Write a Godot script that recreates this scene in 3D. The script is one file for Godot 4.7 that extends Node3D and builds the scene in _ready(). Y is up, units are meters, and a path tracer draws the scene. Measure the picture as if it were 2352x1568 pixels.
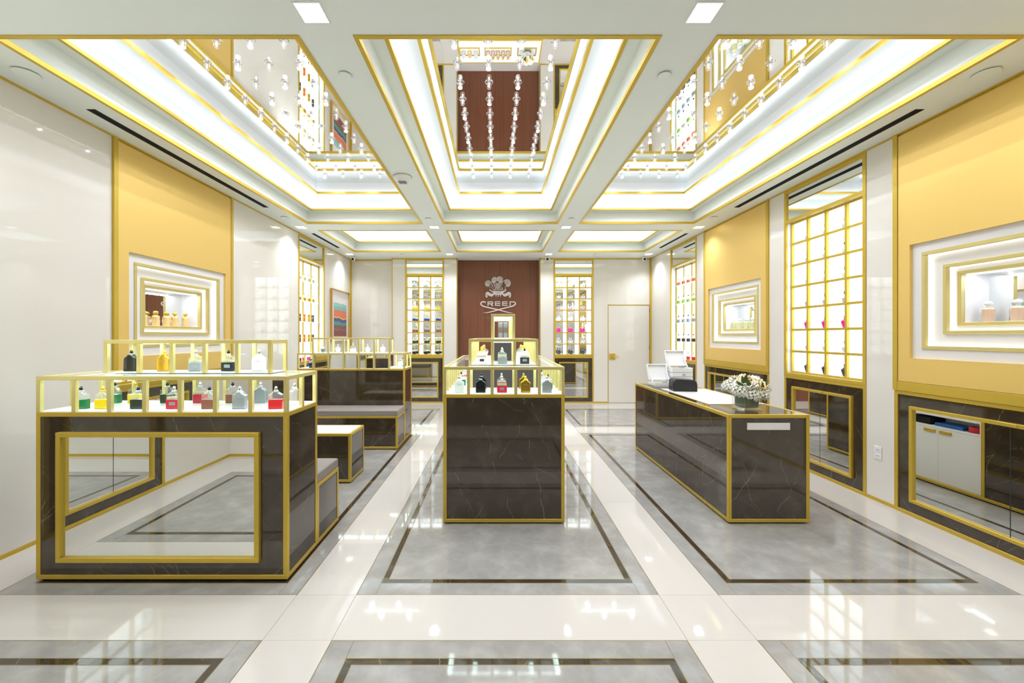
extends Node3D

# y up, metres. d is the distance in front of the lens (z = -d). Lens height 1.45.
const YC := 3.125          # ceiling height
const XL := -3.207         # left wall
const XR := 3.34           # right wall
const DB := 8.787          # back wall
const COLS := [-2.82, -1.115, -0.785, 0.91, 1.243, 2.945]
const ROWS := [0.46, 1.94, 2.28, 6.08, 6.47, 8.12]

var M := {}
var names := {}
var origin := {}
var cache := {}
var rng := RandomNumberGenerator.new()

# ---------------------------------------------------------------- mesh builder
class MB:
	var v := PackedVector3Array()
	var n := PackedVector3Array()
	var uv := PackedVector2Array()
	func tri(a: Vector3, b: Vector3, c: Vector3, na: Vector3, nb: Vector3, nc: Vector3) -> void:
		if (b - a).cross(c - a).dot(na + nb + nc) > 0.0:
			var t := b; b = c; c = t
			var tn := nb; nb = nc; nc = tn
		v.append(a); v.append(b); v.append(c)
		n.append(na); n.append(nb); n.append(nc)
	func quad(a: Vector3, b: Vector3, c: Vector3, e: Vector3, nr: Vector3) -> void:
		tri(a, b, c, nr, nr, nr)
		tri(a, c, e, nr, nr, nr)
	func face(pts: Array, out: Vector3) -> void:
		var nr: Vector3 = (pts[1] - pts[0]).cross(pts[2] - pts[0]).normalized()
		if nr.dot(out) < 0.0:
			nr = -nr
		for i in range(1, pts.size() - 1):
			tri(pts[0], pts[i], pts[i + 1], nr, nr, nr)
	# box from x0..x1, y0..y1, distances d0..d1, optional chamfer
	func box(x0: float, x1: float, y0: float, y1: float, d0: float, d1: float, bev := 0.0) -> MB:
		var lo := Vector3(minf(x0, x1), minf(y0, y1), -maxf(d0, d1))
		var hi := Vector3(maxf(x0, x1), maxf(y0, y1), -minf(d0, d1))
		var ctr := (lo + hi) / 2.0
		var h := (hi - lo) / 2.0
		var b := minf(bev, minf(h.x, minf(h.y, h.z)) * 0.9)
		for ax in 3:
			for s in [-1.0, 1.0]:
				var nr := Vector3.ZERO; nr[ax] = s
				var u := (ax + 1) % 3
				var w := (ax + 2) % 3
				var q := []
				for k in [[-1, -1], [1, -1], [1, 1], [-1, 1]]:
					var p := ctr
					p[ax] += s * h[ax]
					p[u] += k[0] * (h[u] - b)
					p[w] += k[1] * (h[w] - b)
					q.append(p)
				quad(q[0], q[1], q[2], q[3], nr)
		if b > 0.0:
			for ax in 3:
				var u := (ax + 1) % 3
				var w := (ax + 2) % 3
				for su in [-1.0, 1.0]:
					for sw in [-1.0, 1.0]:
						var nr := Vector3.ZERO; nr[u] = su; nr[w] = sw
						nr = nr.normalized()
						var q := []
						for k in [[-1, 0], [1, 0], [1, 1], [-1, 1]]:
							var p := ctr
							p[ax] += k[0] * (h[ax] - b)
							p[u] += su * (h[u] - (0.0 if k[1] == 0 else b))
							p[w] += sw * (h[w] - (b if k[1] == 0 else 0.0))
							q.append(p)
						quad(q[0], q[1], q[2], q[3], nr)
			for sx in [-1.0, 1.0]:
				for sy in [-1.0, 1.0]:
					for sz in [-1.0, 1.0]:
						var s := Vector3(sx, sy, sz)
						var q := []
						for ax in 3:
							var p := ctr + s * h
							for o in 3:
								if o != ax: p[o] -= s[o] * b
							q.append(p)
						var nr := s.normalized()
						tri(q[0], q[1], q[2], nr, nr, nr)
		return self
	# horizontal ring, from the outer rectangle inward by w
	func ring(x0: float, x1: float, d0: float, d1: float, w: float, y0: float, y1: float, bev := 0.0) -> MB:
		box(x0, x1, y0, y1, d0, d0 + w, bev)
		box(x0, x1, y0, y1, d1 - w, d1, bev)
		box(x0, x0 + w, y0, y1, d0 + w, d1 - w, bev)
		box(x1 - w, x1, y0, y1, d0 + w, d1 - w, bev)
		return self
	# surface of revolution about y; profile of Vector2(radius, y); flattened by zs
	func lathe(prof: Array, seg := 20, at := Vector3.ZERO, zs := 1.0, power := 1.0) -> MB:
		var rings := []
		var nrm := []
		for i in prof.size():
			var a: Vector2 = prof[maxi(i - 1, 0)]
			var b: Vector2 = prof[mini(i + 1, prof.size() - 1)]
			var t := (b - a).normalized()
			var rr := []
			var nn := []
			for k in seg + 1:
				var th := TAU * k / seg
				var cx := cos(th); var cz := sin(th)
				if power != 1.0:
					cx = signf(cx) * pow(absf(cx), power)
					cz = signf(cz) * pow(absf(cz), power)
				rr.append(at + Vector3(prof[i].x * cx, prof[i].y, prof[i].x * cz * zs))
				nn.append(Vector3(t.y * cos(th), -t.x, t.y * sin(th) / zs).normalized())
			rings.append(rr); nrm.append(nn)
		for i in prof.size() - 1:
			if prof[i].distance_to(prof[i + 1]) < 1e-6: continue
			for k in seg:
				tri(rings[i][k], rings[i][k + 1], rings[i + 1][k + 1], nrm[i][k], nrm[i][k + 1], nrm[i + 1][k + 1])
				tri(rings[i][k], rings[i + 1][k + 1], rings[i + 1][k], nrm[i][k], nrm[i + 1][k + 1], nrm[i + 1][k])
		return self
	# convex-ish outline in xy, extruded along z between z0 and z1, edges chamfered by bev
	func prism(poly: PackedVector2Array, z0: float, z1: float, bev := 0.0) -> MB:
		var cnt := poly.size()
		var ctr := Vector2.ZERO
		for p in poly: ctr += p / cnt
		var inner := PackedVector2Array()
		for p in poly:
			inner.append(p + (ctr - p).normalized() * bev)
		var idx := Geometry2D.triangulate_polygon(inner)
		for i in range(0, idx.size(), 3):
			for z in [z0, z1]:
				var nr := Vector3(0, 0, -1 if z == z0 else 1)
				var a := inner[idx[i]]; var b := inner[idx[i + 1]]; var c := inner[idx[i + 2]]
				tri(Vector3(a.x, a.y, z), Vector3(b.x, b.y, z), Vector3(c.x, c.y, z), nr, nr, nr)
		for i in cnt:
			var a := poly[i]; var b := poly[(i + 1) % cnt]
			var ia := inner[i]; var ib := inner[(i + 1) % cnt]
			var e := (b - a).normalized()
			var o2 := Vector2(e.y, -e.x)
			if o2.dot((a + b) / 2 - ctr) < 0: o2 = -o2
			var o := Vector3(o2.x, o2.y, 0)
			quad(Vector3(a.x, a.y, z0 + bev), Vector3(b.x, b.y, z0 + bev), Vector3(b.x, b.y, z1 - bev), Vector3(a.x, a.y, z1 - bev), o)
			if bev > 0.0:
				face([Vector3(a.x, a.y, z0 + bev), Vector3(b.x, b.y, z0 + bev), Vector3(ib.x, ib.y, z0), Vector3(ia.x, ia.y, z0)], o + Vector3(0, 0, -1))
				face([Vector3(a.x, a.y, z1 - bev), Vector3(b.x, b.y, z1 - bev), Vector3(ib.x, ib.y, z1), Vector3(ia.x, ia.y, z1)], o + Vector3(0, 0, 1))
		return self
	# flat ribbon along points (Vector2) with half widths, extruded from z0 to z1
	func stroke(pts: Array, w0: float, w1: float, z0: float, z1: float, wmid := -1.0) -> MB:
		var c := pts.size()
		var L := []; var R := []
		for i in c:
			var t: Vector2 = (pts[mini(i + 1, c - 1)] - pts[maxi(i - 1, 0)]).normalized()
			var f := float(i) / maxf(c - 1, 1)
			var w := lerpf(w0, w1, f) / 2.0
			if wmid >= 0.0:
				w = (lerpf(w0, wmid, f * 2) if f < 0.5 else lerpf(wmid, w1, f * 2 - 1)) / 2.0
			var nn := Vector2(-t.y, t.x) * w
			L.append(pts[i] + nn); R.append(pts[i] - nn)
		for i in c - 1:
			var a: Vector2 = L[i]; var b: Vector2 = L[i + 1]; var e: Vector2 = R[i + 1]; var g: Vector2 = R[i]
			quad(Vector3(a.x, a.y, z1), Vector3(b.x, b.y, z1), Vector3(e.x, e.y, z1), Vector3(g.x, g.y, z1), Vector3(0, 0, 1))
			var ta := (b - a).normalized()
			quad(Vector3(a.x, a.y, z0), Vector3(b.x, b.y, z0), Vector3(b.x, b.y, z1), Vector3(a.x, a.y, z1), Vector3(-ta.y, ta.x, 0))
			quad(Vector3(g.x, g.y, z0), Vector3(e.x, e.y, z0), Vector3(e.x, e.y, z1), Vector3(g.x, g.y, z1), Vector3(ta.y, -ta.x, 0))
		return self
	func moved(t: Transform3D) -> MB:
		for i in v.size():
			v[i] = t * v[i]
			n[i] = (t.basis * n[i]).normalized()
		return self
	func join(o: MB) -> MB:
		v.append_array(o.v); n.append_array(o.n); uv.append_array(o.uv)
		return self
	func mesh() -> ArrayMesh:
		var a := []
		a.resize(Mesh.ARRAY_MAX)
		a[Mesh.ARRAY_VERTEX] = v
		a[Mesh.ARRAY_NORMAL] = n
		if uv.size() == v.size() and uv.size() > 0:
			a[Mesh.ARRAY_TEX_UV] = uv
		var m := ArrayMesh.new()
		m.add_surface_from_arrays(Mesh.PRIMITIVE_TRIANGLES, a)
		return m

# ---------------------------------------------------------------- scene helpers
func numbered(parent: Node, called: String) -> String:
	var key := str(parent.get_instance_id()) + "/" + called
	var k: int = names.get(key, 0)
	names[key] = k + 1
	return called if k == 0 else "%s_%03d" % [called, k]

func thing(called: String, label: String, category: String, at := Vector3.ZERO, group := "") -> Node3D:
	var o := Node3D.new()
	o.name = numbered(self, called)
	add_child(o)
	o.position = at
	origin[o] = at
	o.set_meta("label", label)
	o.set_meta("category", category)
	if group != "": o.set_meta("group", group)
	return o

func structure(called: String) -> Node3D:
	var o := Node3D.new()
	o.name = numbered(self, called)
	add_child(o)
	o.set_meta("kind", "structure")
	origin[o] = Vector3.ZERO
	return o

func sub(parent: Node3D, called: String) -> Node3D:
	var o := Node3D.new()
	o.name = numbered(parent, called)
	parent.add_child(o)
	o.position = -origin.get(parent, Vector3.ZERO)
	origin[o] = Vector3.ZERO
	return o

func part(parent: Node3D, called: String, shape, mat: Material, label := "") -> MeshInstance3D:
	var o := MeshInstance3D.new()
	o.name = numbered(parent, called)
	o.mesh = shape.mesh() if shape is MB else shape
	o.material_override = mat
	o.cast_shadow = GeometryInstance3D.SHADOW_CASTING_SETTING_ON
	parent.add_child(o)
	o.position = -origin.get(parent, Vector3.ZERO)
	origin[o] = Vector3.ZERO
	if label != "": o.set_meta("label", label)
	return o

func area(parent: Node3D, at: Vector3, dir: Vector3, sx: float, sy: float, energy: float, color := Color(0.88, 0.93, 1.0)) -> void:
	var l := AreaLight3D.new()
	l.name = numbered(parent, "led_light")
	l.area_size = Vector2(sx, sy)
	l.light_energy = energy
	l.light_color = color
	l.shadow_enabled = true
	l.area_range = 14.0
	parent.add_child(l)
	var zb := -dir.normalized()
	var up := Vector3(0, 1, 0) if absf(zb.y) < 0.7 else Vector3(0, 0, 1)
	var xb := up.cross(zb).normalized()
	l.transform = Transform3D(Basis(xb, zb.cross(xb), zb), at - origin.get(parent, Vector3.ZERO))

func down_spot(parent: Node3D, at: Vector3, energy: float, size: float, angle: float, color: Color) -> void:
	var l := SpotLight3D.new()
	l.name = numbered(parent, "spot_light")
	l.light_energy = energy
	l.light_color = color
	l.light_size = size
	l.spot_angle = angle
	l.spot_range = 14.0
	l.spot_attenuation = 2.0
	l.shadow_enabled = true
	parent.add_child(l)
	l.position = at - origin.get(parent, Vector3.ZERO)
	l.rotation.x = -PI / 2

func P(x: float, y: float, d: float) -> Vector3:
	return Vector3(x, y, -d)

# box on a wall face: u along the wall, r into the wall (negative stands proud)
func fb(m: MB, f: String, u0: float, u1: float, y0: float, y1: float, r0: float, r1: float, bev := 0.0) -> MB:
	if f == "L": m.box(XL - r0, XL - r1, y0, y1, u0, u1, bev)
	elif f == "R": m.box(XR + r0, XR + r1, y0, y1, u0, u1, bev)
	else: m.box(u0, u1, y0, y1, DB + r0, DB + r1, bev)
	return m

func fp(f: String, u: float, y: float, r: float) -> Vector3:
	if f == "L": return P(XL - r, y, u)
	if f == "R": return P(XR + r, y, u)
	return P(u, y, DB + r)

func fring(m: MB, f: String, u0: float, u1: float, y0: float, y1: float, w: float, r0: float, r1: float, bev := 0.0) -> MB:
	fb(m, f, u0, u1, y0, y0 + w, r0, r1, bev)
	fb(m, f, u0, u1, y1 - w, y1, r0, r1, bev)
	fb(m, f, u0, u0 + w, y0 + w, y1 - w, r0, r1, bev)
	fb(m, f, u1 - w, u1, y0 + w, y1 - w, r0, r1, bev)
	return m

# ---------------------------------------------------------------- materials
func mat(key: String, c: Color, rough := 0.5, metal := 0.0) -> StandardMaterial3D:
	var m := StandardMaterial3D.new()
	m.resource_name = key
	m.albedo_color = c
	m.roughness = rough
	m.metallic = metal
	M[key] = m
	return m

func c8(r: int, g: int, b: int, a := 1.0) -> Color:
	return Color(r / 255.0, g / 255.0, b / 255.0, a)

func glow(key: String, c: Color, e: float) -> StandardMaterial3D:
	var m := mat(key, Color(0.9, 0.9, 0.9), 0.6)
	m.emission_enabled = true
	m.emission = c
	m.emission_energy_multiplier = e
	return m

func noise(sd: int, freq: float, oct := 4, kind := FastNoiseLite.FRACTAL_FBM, warp := 0.0) -> FastNoiseLite:
	var n := FastNoiseLite.new()
	n.seed = sd
	n.noise_type = FastNoiseLite.TYPE_SIMPLEX_SMOOTH
	n.frequency = freq
	n.fractal_type = kind
	n.fractal_octaves = oct
	if warp > 0.0:
		n.domain_warp_enabled = true
		n.domain_warp_amplitude = warp
		n.domain_warp_frequency = freq * 0.8
	return n

func layer(n: FastNoiseLite, w: int, h: int) -> PackedByteArray:
	var im := n.get_seamless_image(w, h, false, false, 0.15, true)
	im.convert(Image.FORMAT_L8)
	return im.get_data()

func to_tex(w: int, h: int, data: PackedByteArray) -> ImageTexture:
	return ImageTexture.create_from_image(Image.create_from_data(w, h, false, Image.FORMAT_RGB8, data))

func veins(w: int, count: int, sd: int, length: int, amp: float) -> PackedFloat32Array:
	var a := PackedFloat32Array()
	a.resize(w * w)
	var r := RandomNumberGenerator.new()
	r.seed = sd
	for k in count:
		var x := r.randf() * w
		var y := r.randf() * w
		var main := r.randf_range(0.35, 1.35) * (1.0 if r.randf() < 0.65 else -1.0)
		var th := main
		var now := amp * r.randf_range(0.2, 1.0)
		var wide := r.randf() < 0.55
		for s in int(length * r.randf_range(0.3, 1.0)):
			x += cos(th); y += sin(th)
			th = lerpf(th, main, 0.06) + r.randf_range(-0.16, 0.16)
			if r.randf() < 0.03: now = amp * pow(r.randf(), 1.8)
			for o in ([-1, 0, 1] if wide else [0]):
				var f := now * (1.0 if o == 0 else 0.4)
				var i: int = (int(y) & (w - 1)) * w + ((int(x) + o) & (w - 1))
				a[i] = maxf(a[i], f)
	return a

func stone(w: int, base: Color, light: Color, dark: Color, na: PackedByteArray, nb: PackedByteArray, vn: PackedFloat32Array, ka: float, kb: float) -> ImageTexture:
	var d := PackedByteArray()
	d.resize(w * w * 3)
	var j := 0
	for i in w * w:
		var a := (na[i] / 255.0 - 0.5) * 2.0 * ka
		var b := maxf(0.0, nb[i] / 255.0 - 0.55) * 2.2 * kb
		var c := base.lerp(dark, clampf(-a, 0, 1)) if a < 0.0 else base.lerp(light, clampf(a, 0, 1))
		var t := clampf(b + vn[i], 0.0, 1.0)
		c = c.lerp(light, t)
		d[j] = int(c.r * 255); d[j + 1] = int(c.g * 255); d[j + 2] = int(c.b * 255)
		j += 3
	return to_tex(w, w, d)

func triplanar(m: StandardMaterial3D, t: Texture2D, scale: float, off: Vector3) -> void:
	m.albedo_color = Color.WHITE
	m.albedo_texture = t
	m.uv1_triplanar = true
	m.uv1_world_triplanar = true
	m.uv1_triplanar_sharpness = 8.0
	m.uv1_scale = Vector3.ONE * scale
	m.uv1_offset = off

func make_materials() -> void:
	mat("gold", c8(212, 180, 68), 0.36, 0.45)
	mat("gold_panel", c8(242, 206, 120), 0.42, 0.5)
	mat("gold_soft", c8(218, 202, 134), 0.42, 0.55)
	mat("cream_lacquer", c8(231, 226, 215), 0.03)
	mat("white_paint", c8(220, 222, 222), 0.55)
	mat("ceiling_paint", c8(234, 240, 235), 0.7)
	mat("white_board", c8(232, 229, 226), 0.35)
	mat("white_top", c8(240, 236, 232), 0.25)
	mat("mirror", c8(238, 240, 238), 0.0, 1.0)
	mat("black", c8(8, 8, 9), 0.9)
	mat("printer_black", c8(26, 27, 28), 0.38)
	mat("grout", c8(150, 145, 134), 0.8)
	mat("shadow_gap", c8(40, 34, 22), 0.6)
	mat("cream_tile", c8(208, 202, 191), 0.04)
	mat("floor_brass", c8(160, 138, 88), 0.4, 0.5)
	mat("chrome", c8(215, 215, 218), 0.12, 1.0)
	mat("cushion", c8(141, 132, 123), 0.8)
	M["cushion"].rim_enabled = true
	M["cushion"].rim = 0.3
	mat("brown_seat", c8(92, 80, 70), 0.8)
	mat("white_plastic", c8(236, 236, 234), 0.35)
	mat("frame_wood", c8(206, 158, 78), 0.4)
	mat("logo_white", c8(238, 230, 224), 0.4)
	mat("tagline", c8(168, 128, 112), 0.5)
	mat("light_box", c8(240, 242, 244), 0.3)
	mat("dark_grey", c8(60, 60, 62), 0.4)
	mat("blue_paper", c8(20, 90, 170), 0.5)
	mat("red_tape", c8(200, 30, 40), 0.45)
	glow("led", Color(0.93, 0.96, 1.0), 2.0)
	glow("light_panel", Color(0.93, 0.98, 1.0), 1.2)
	glow("niche_led", Color(0.95, 0.97, 1.0), 1.6)
	glow("downlight_panel", Color(1.0, 0.98, 0.95), 4.0)
	glow("bulb_glow", Color(1.0, 0.82, 0.78), 4.0)
	glow("case_led", Color(0.95, 1.0, 0.97), 2.5)
	var g := mat("glass", Color(0.96, 0.99, 0.98, 0.08), 0.0)
	g.transparency = BaseMaterial3D.TRANSPARENCY_ALPHA
	var gt := mat("glass_top", Color(0.95, 0.97, 0.95, 0.1), 0.0)
	gt.transparency = BaseMaterial3D.TRANSPARENCY_ALPHA
	gt.metallic_specular = 0.7
	var gs := mat("glass_shelf", Color(0.75, 0.93, 0.90, 0.18), 0.0)
	gs.transparency = BaseMaterial3D.TRANSPARENCY_ALPHA
	# stones
	var W := 1024
	var a := layer(noise(3, 0.008, 5, FastNoiseLite.FRACTAL_FBM, 30.0), W, W)
	var b := layer(noise(7, 0.006, 3, FastNoiseLite.FRACTAL_RIDGED, 40.0), W, W)
	var b2 := layer(noise(17, 0.011, 4, FastNoiseLite.FRACTAL_RIDGED, 45.0), W, W)
	var vd := veins(W, 28, 11, 760, 1.0)
	var dark := stone(W, c8(63, 53, 40), c8(174, 160, 140), c8(46, 39, 29), a, b, vd, 0.16, 0.02)
	var vg := veins(W, 70, 29, 420, 0.16)
	var grey := stone(W, c8(158, 155, 148), c8(202, 199, 191), c8(132, 130, 124), a, b2, vg, 0.40, 0.20)
	for k in 4:
		var m := mat("dark_marble_%d" % k, Color.WHITE, 0.04)
		m.metallic_specular = 0.65
		triplanar(m, dark, 0.62, Vector3(0.13 + k * 0.31, 0.07 + k * 0.19, 0.41 * k))
	for k in 3:
		var m := mat("grey_marble_%d" % k, Color.WHITE, 0.05)
		triplanar(m, grey, 0.45, Vector3(0.37 * k, 0.0, 0.23 * k))
	# walnut veneer with vertical grain
	var wd := PackedByteArray()
	wd.resize(512 * 512 * 3)
	var nx := noise(21, 0.05, 4)
	var nf := noise(22, 0.3, 3)
	var j := 0
	for y in 512:
		for x in 512:
			var wob := nx.get_noise_2d(x * 0.25, y * 0.06) * 10.0
			var q := nx.get_noise_2d((x + wob) * 1.2, y * 0.015) * 0.5 + nf.get_noise_2d(x * 1.1, y * 0.03) * 0.35
			var leaf := 0.05 * sin(floor(x / 128.0) * 2.4)
			var c := c8(124, 74, 50).lerp(c8(92, 53, 35) if q < 0.0 else c8(148, 95, 66), clampf(absf(q) * 1.1 + leaf, 0, 1))
			wd[j] = int(c.r * 255); wd[j + 1] = int(c.g * 255); wd[j + 2] = int(c.b * 255)
			j += 3
	var wood := mat("walnut", Color.WHITE, 0.42)
	triplanar(wood, to_tex(512, 512, wd), 1.0, Vector3(0.2, 0.01, 0))
	wood.uv1_scale = Vector3(1.0, 0.31, 1.0)
	# painting: wavy colour bands
	var pw := 256; var ph := 384
	var pd := PackedByteArray()
	pd.resize(pw * ph * 3)
	var bands := [[0.0, c8(233, 228, 224)], [0.13, c8(150, 203, 196)], [0.22, c8(128, 192, 176)], [0.31, c8(230, 128, 100)], [0.44, c8(236, 122, 86)], [0.50, c8(238, 190, 88)], [0.535, c8(84, 84, 110)], [0.57, c8(74, 92, 150)], [0.62, c8(96, 140, 178)], [0.66, c8(92, 160, 112)], [0.71, c8(112, 100, 92)], [0.79, c8(178, 84, 84)], [0.85, c8(122, 84, 78)], [0.93, c8(150, 78, 72)]]
	var np := noise(5, 0.012, 3)
	j = 0
	for y in ph:
		for x in pw:
			var t := float(y) / ph + np.get_noise_2d(x, y * 0.3) * 0.035 - 0.02 * float(x) / pw
			var c: Color = bands[0][1]
			for q in bands:
				if t >= q[0]: c = q[1]
			c = c.lightened(0.05 * np.get_noise_2d(x * 2.0, y * 6.0) + 0.02)
			pd[j] = int(c.r * 255); pd[j + 1] = int(c.g * 255); pd[j + 2] = int(c.b * 255)
			j += 3
	var pm := mat("painting", Color.WHITE, 0.5)
	pm.albedo_texture = to_tex(pw, ph, pd)

# ---------------------------------------------------------------- start
func _ready() -> void:
	rng.seed = 77
	# camera: level, lens shifted so that the vanishing point is at (1140, 771)
	var cam := Camera3D.new()
	cam.name = "camera"
	cam.projection = Camera3D.PROJECTION_FRUSTUM
	cam.near = 0.05
	cam.far = 60.0
	cam.size = 0.05 * 1568.0 / 935.0
	cam.frustum_offset = Vector2(36.0, -13.0) / 935.0 * 0.05
	cam.position = Vector3(0, 1.45, 0)
	add_child(cam)
	cam.current = true
	var we := WorldEnvironment.new()
	we.name = "world_environment"
	var e := Environment.new()
	e.background_mode = Environment.BG_COLOR
	e.background_color = Color(0.36, 0.35, 0.34)
	e.tonemap_mode = Environment.TONE_MAPPER_LINEAR
	e.tonemap_exposure = 1.24
	e.sdfgi_enabled = true
	e.ssao_enabled = true
	e.ssil_enabled = true
	we.environment = e
	add_child(we)
	make_materials()
	build_floor()
	build_ceiling()
	build_walls()
	build_back_wall()
	build_front_wall()
	build_wall_modules()
	build_counters()
	build_seating()
	build_cash_desk()
	build_ceiling_fittings()
	build_pendants()
	build_logo()
	build_wall_items()
	build_bottles()
	build_back_table()

# ---------------------------------------------------------------- floor
func build_floor() -> void:
	var f := structure("floor")
	part(f, "screed", MB.new().box(-3.7, 3.8, -0.12, -0.012, -0.35, 9.3), M.grout)
	var xs := [-3.65, COLS[0], COLS[1], COLS[2], COLS[3], COLS[4], COLS[5], 3.75]
	var ds := [-0.3, ROWS[0], ROWS[1], ROWS[2], ROWS[3], ROWS[4], ROWS[5], 9.25]
	var g := 0.0009
	for i in 7:
		for k in 7:
			if i % 2 == 1 and k % 2 == 1:
				grey_panel(f, xs[i], xs[i + 1], ds[k], ds[k + 1], (i + k) % 3)
				continue
			var long_d: float = ds[k + 1] - ds[k]
			var long_x: float = xs[i + 1] - xs[i]
			var nd := 3 if long_d > 2.0 else 1
			var nx := 1
			for a in nx:
				for b in nd:
					part(f, "tile", MB.new().box(xs[i] + long_x * a / nx + g, xs[i] + long_x * (a + 1) / nx - g, -0.012, 0, ds[k] + long_d * b / nd + g * 0.6, ds[k] + long_d * (b + 1) / nd - g * 0.6), M.cream_tile)

func grey_panel(f: Node3D, x0: float, x1: float, d0: float, d1: float, k: int) -> void:
	var p := sub(f, "inlay_panel")
	var w := 0.105
	var g := 0.0008
	var gm: Material = M["grey_marble_%d" % k]
	var gm2: Material = M["grey_marble_%d" % ((k + 1) % 3)]
	part(p, "brass_line", MB.new().ring(x0, x1, d0, d1, 0.0028, -0.012, 0.0002), M.floor_brass)
	var x0i := x0 + 0.0028; var x1i := x1 - 0.0028; var d0i := d0 + 0.0028; var d1i := d1 - 0.0028
	for s in [[x0i, x0i + w], [x1i - w, x1i]]:
		part(p, "border_slab", MB.new().box(s[0] + g, s[1] - g, -0.012, 0, d0i + g, d1i - g), gm2)
	for s in [[d0i, d0i + w], [d1i - w, d1i]]:
		part(p, "border_slab", MB.new().box(x0i + w + g, x1i - w - g, -0.012, 0, s[0] + g, s[1] - g), gm2)
	var a0 := x0i + w; var a1 := x1i - w; var b0 := d0i + w; var b1 := d1i - w
	part(p, "brass_line", MB.new().ring(a0, a1, b0, b1, 0.0028, -0.012, 0.0002), M.floor_brass)
	a0 += 0.0028; a1 -= 0.0028; b0 += 0.0028; b1 -= 0.0028
	var t := 0.034
	for s in [[b0, b0 + t], [b1 - t, b1]]:
		part(p, "inlay_strip", MB.new().box(a0, a1, -0.012, 0, s[0], s[1]), M.dark_marble_1)
	for s in [[a0, a0 + t], [a1 - t, a1]]:
		part(p, "inlay_strip", MB.new().box(s[0], s[1], -0.012, 0, b0 + t, b1 - t), M.dark_marble_1)
	a0 += t; a1 -= t; b0 += t; b1 -= t
	part(p, "brass_line", MB.new().ring(a0, a1, b0, b1, 0.0028, -0.012, 0.0002), M.floor_brass)
	a0 += 0.0028; a1 -= 0.0028; b0 += 0.0028; b1 -= 0.0028
	var n := 2 if b1 - b0 > 2.0 else 1
	for q in n:
		part(p, "field_slab", MB.new().box(a0 + g, a1 - g, -0.012, 0, b0 + (b1 - b0) * q / n + g, b0 + (b1 - b0) * (q + 1) / n - g), gm)

# ---------------------------------------------------------------- ceiling
func build_ceiling() -> void:
	var c := structure("ceiling")
	var xs := [-3.75, COLS[0], COLS[1], COLS[2], COLS[3], COLS[4], COLS[5], 3.85]
	var ds := [-0.4, ROWS[0], ROWS[1], ROWS[2], ROWS[3], ROWS[4], ROWS[5], 9.4]
	part(c, "roof_slab", MB.new().box(-3.75, 3.85, 3.70, 3.85, -0.4, 9.4), M.ceiling_paint)
	for k in 7:
		if k % 2 == 0:
			part(c, "ceiling_panel", MB.new().box(-3.75, 3.85, YC, 3.70, ds[k], ds[k + 1]), M.ceiling_paint)
		else:
			for i in [0, 2, 4, 6]:
				part(c, "ceiling_panel", MB.new().box(xs[i], xs[i + 1], YC, 3.70, ds[k], ds[k + 1]), M.ceiling_paint)
			for i in [1, 3, 5]:
				coffer(c, xs[i], xs[i + 1], ds[k], ds[k + 1], k == 3)
	# small brass line where the ceiling meets the walls
	part(c, "trim", MB.new().box(XL - 0.01, XL + 0.014, YC - 0.012, YC + 0.002, -0.1, 8.95), M.gold)
	part(c, "trim", MB.new().box(XR - 0.014, XR + 0.01, YC - 0.012, YC + 0.002, -0.1, DB), M.gold)

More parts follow.
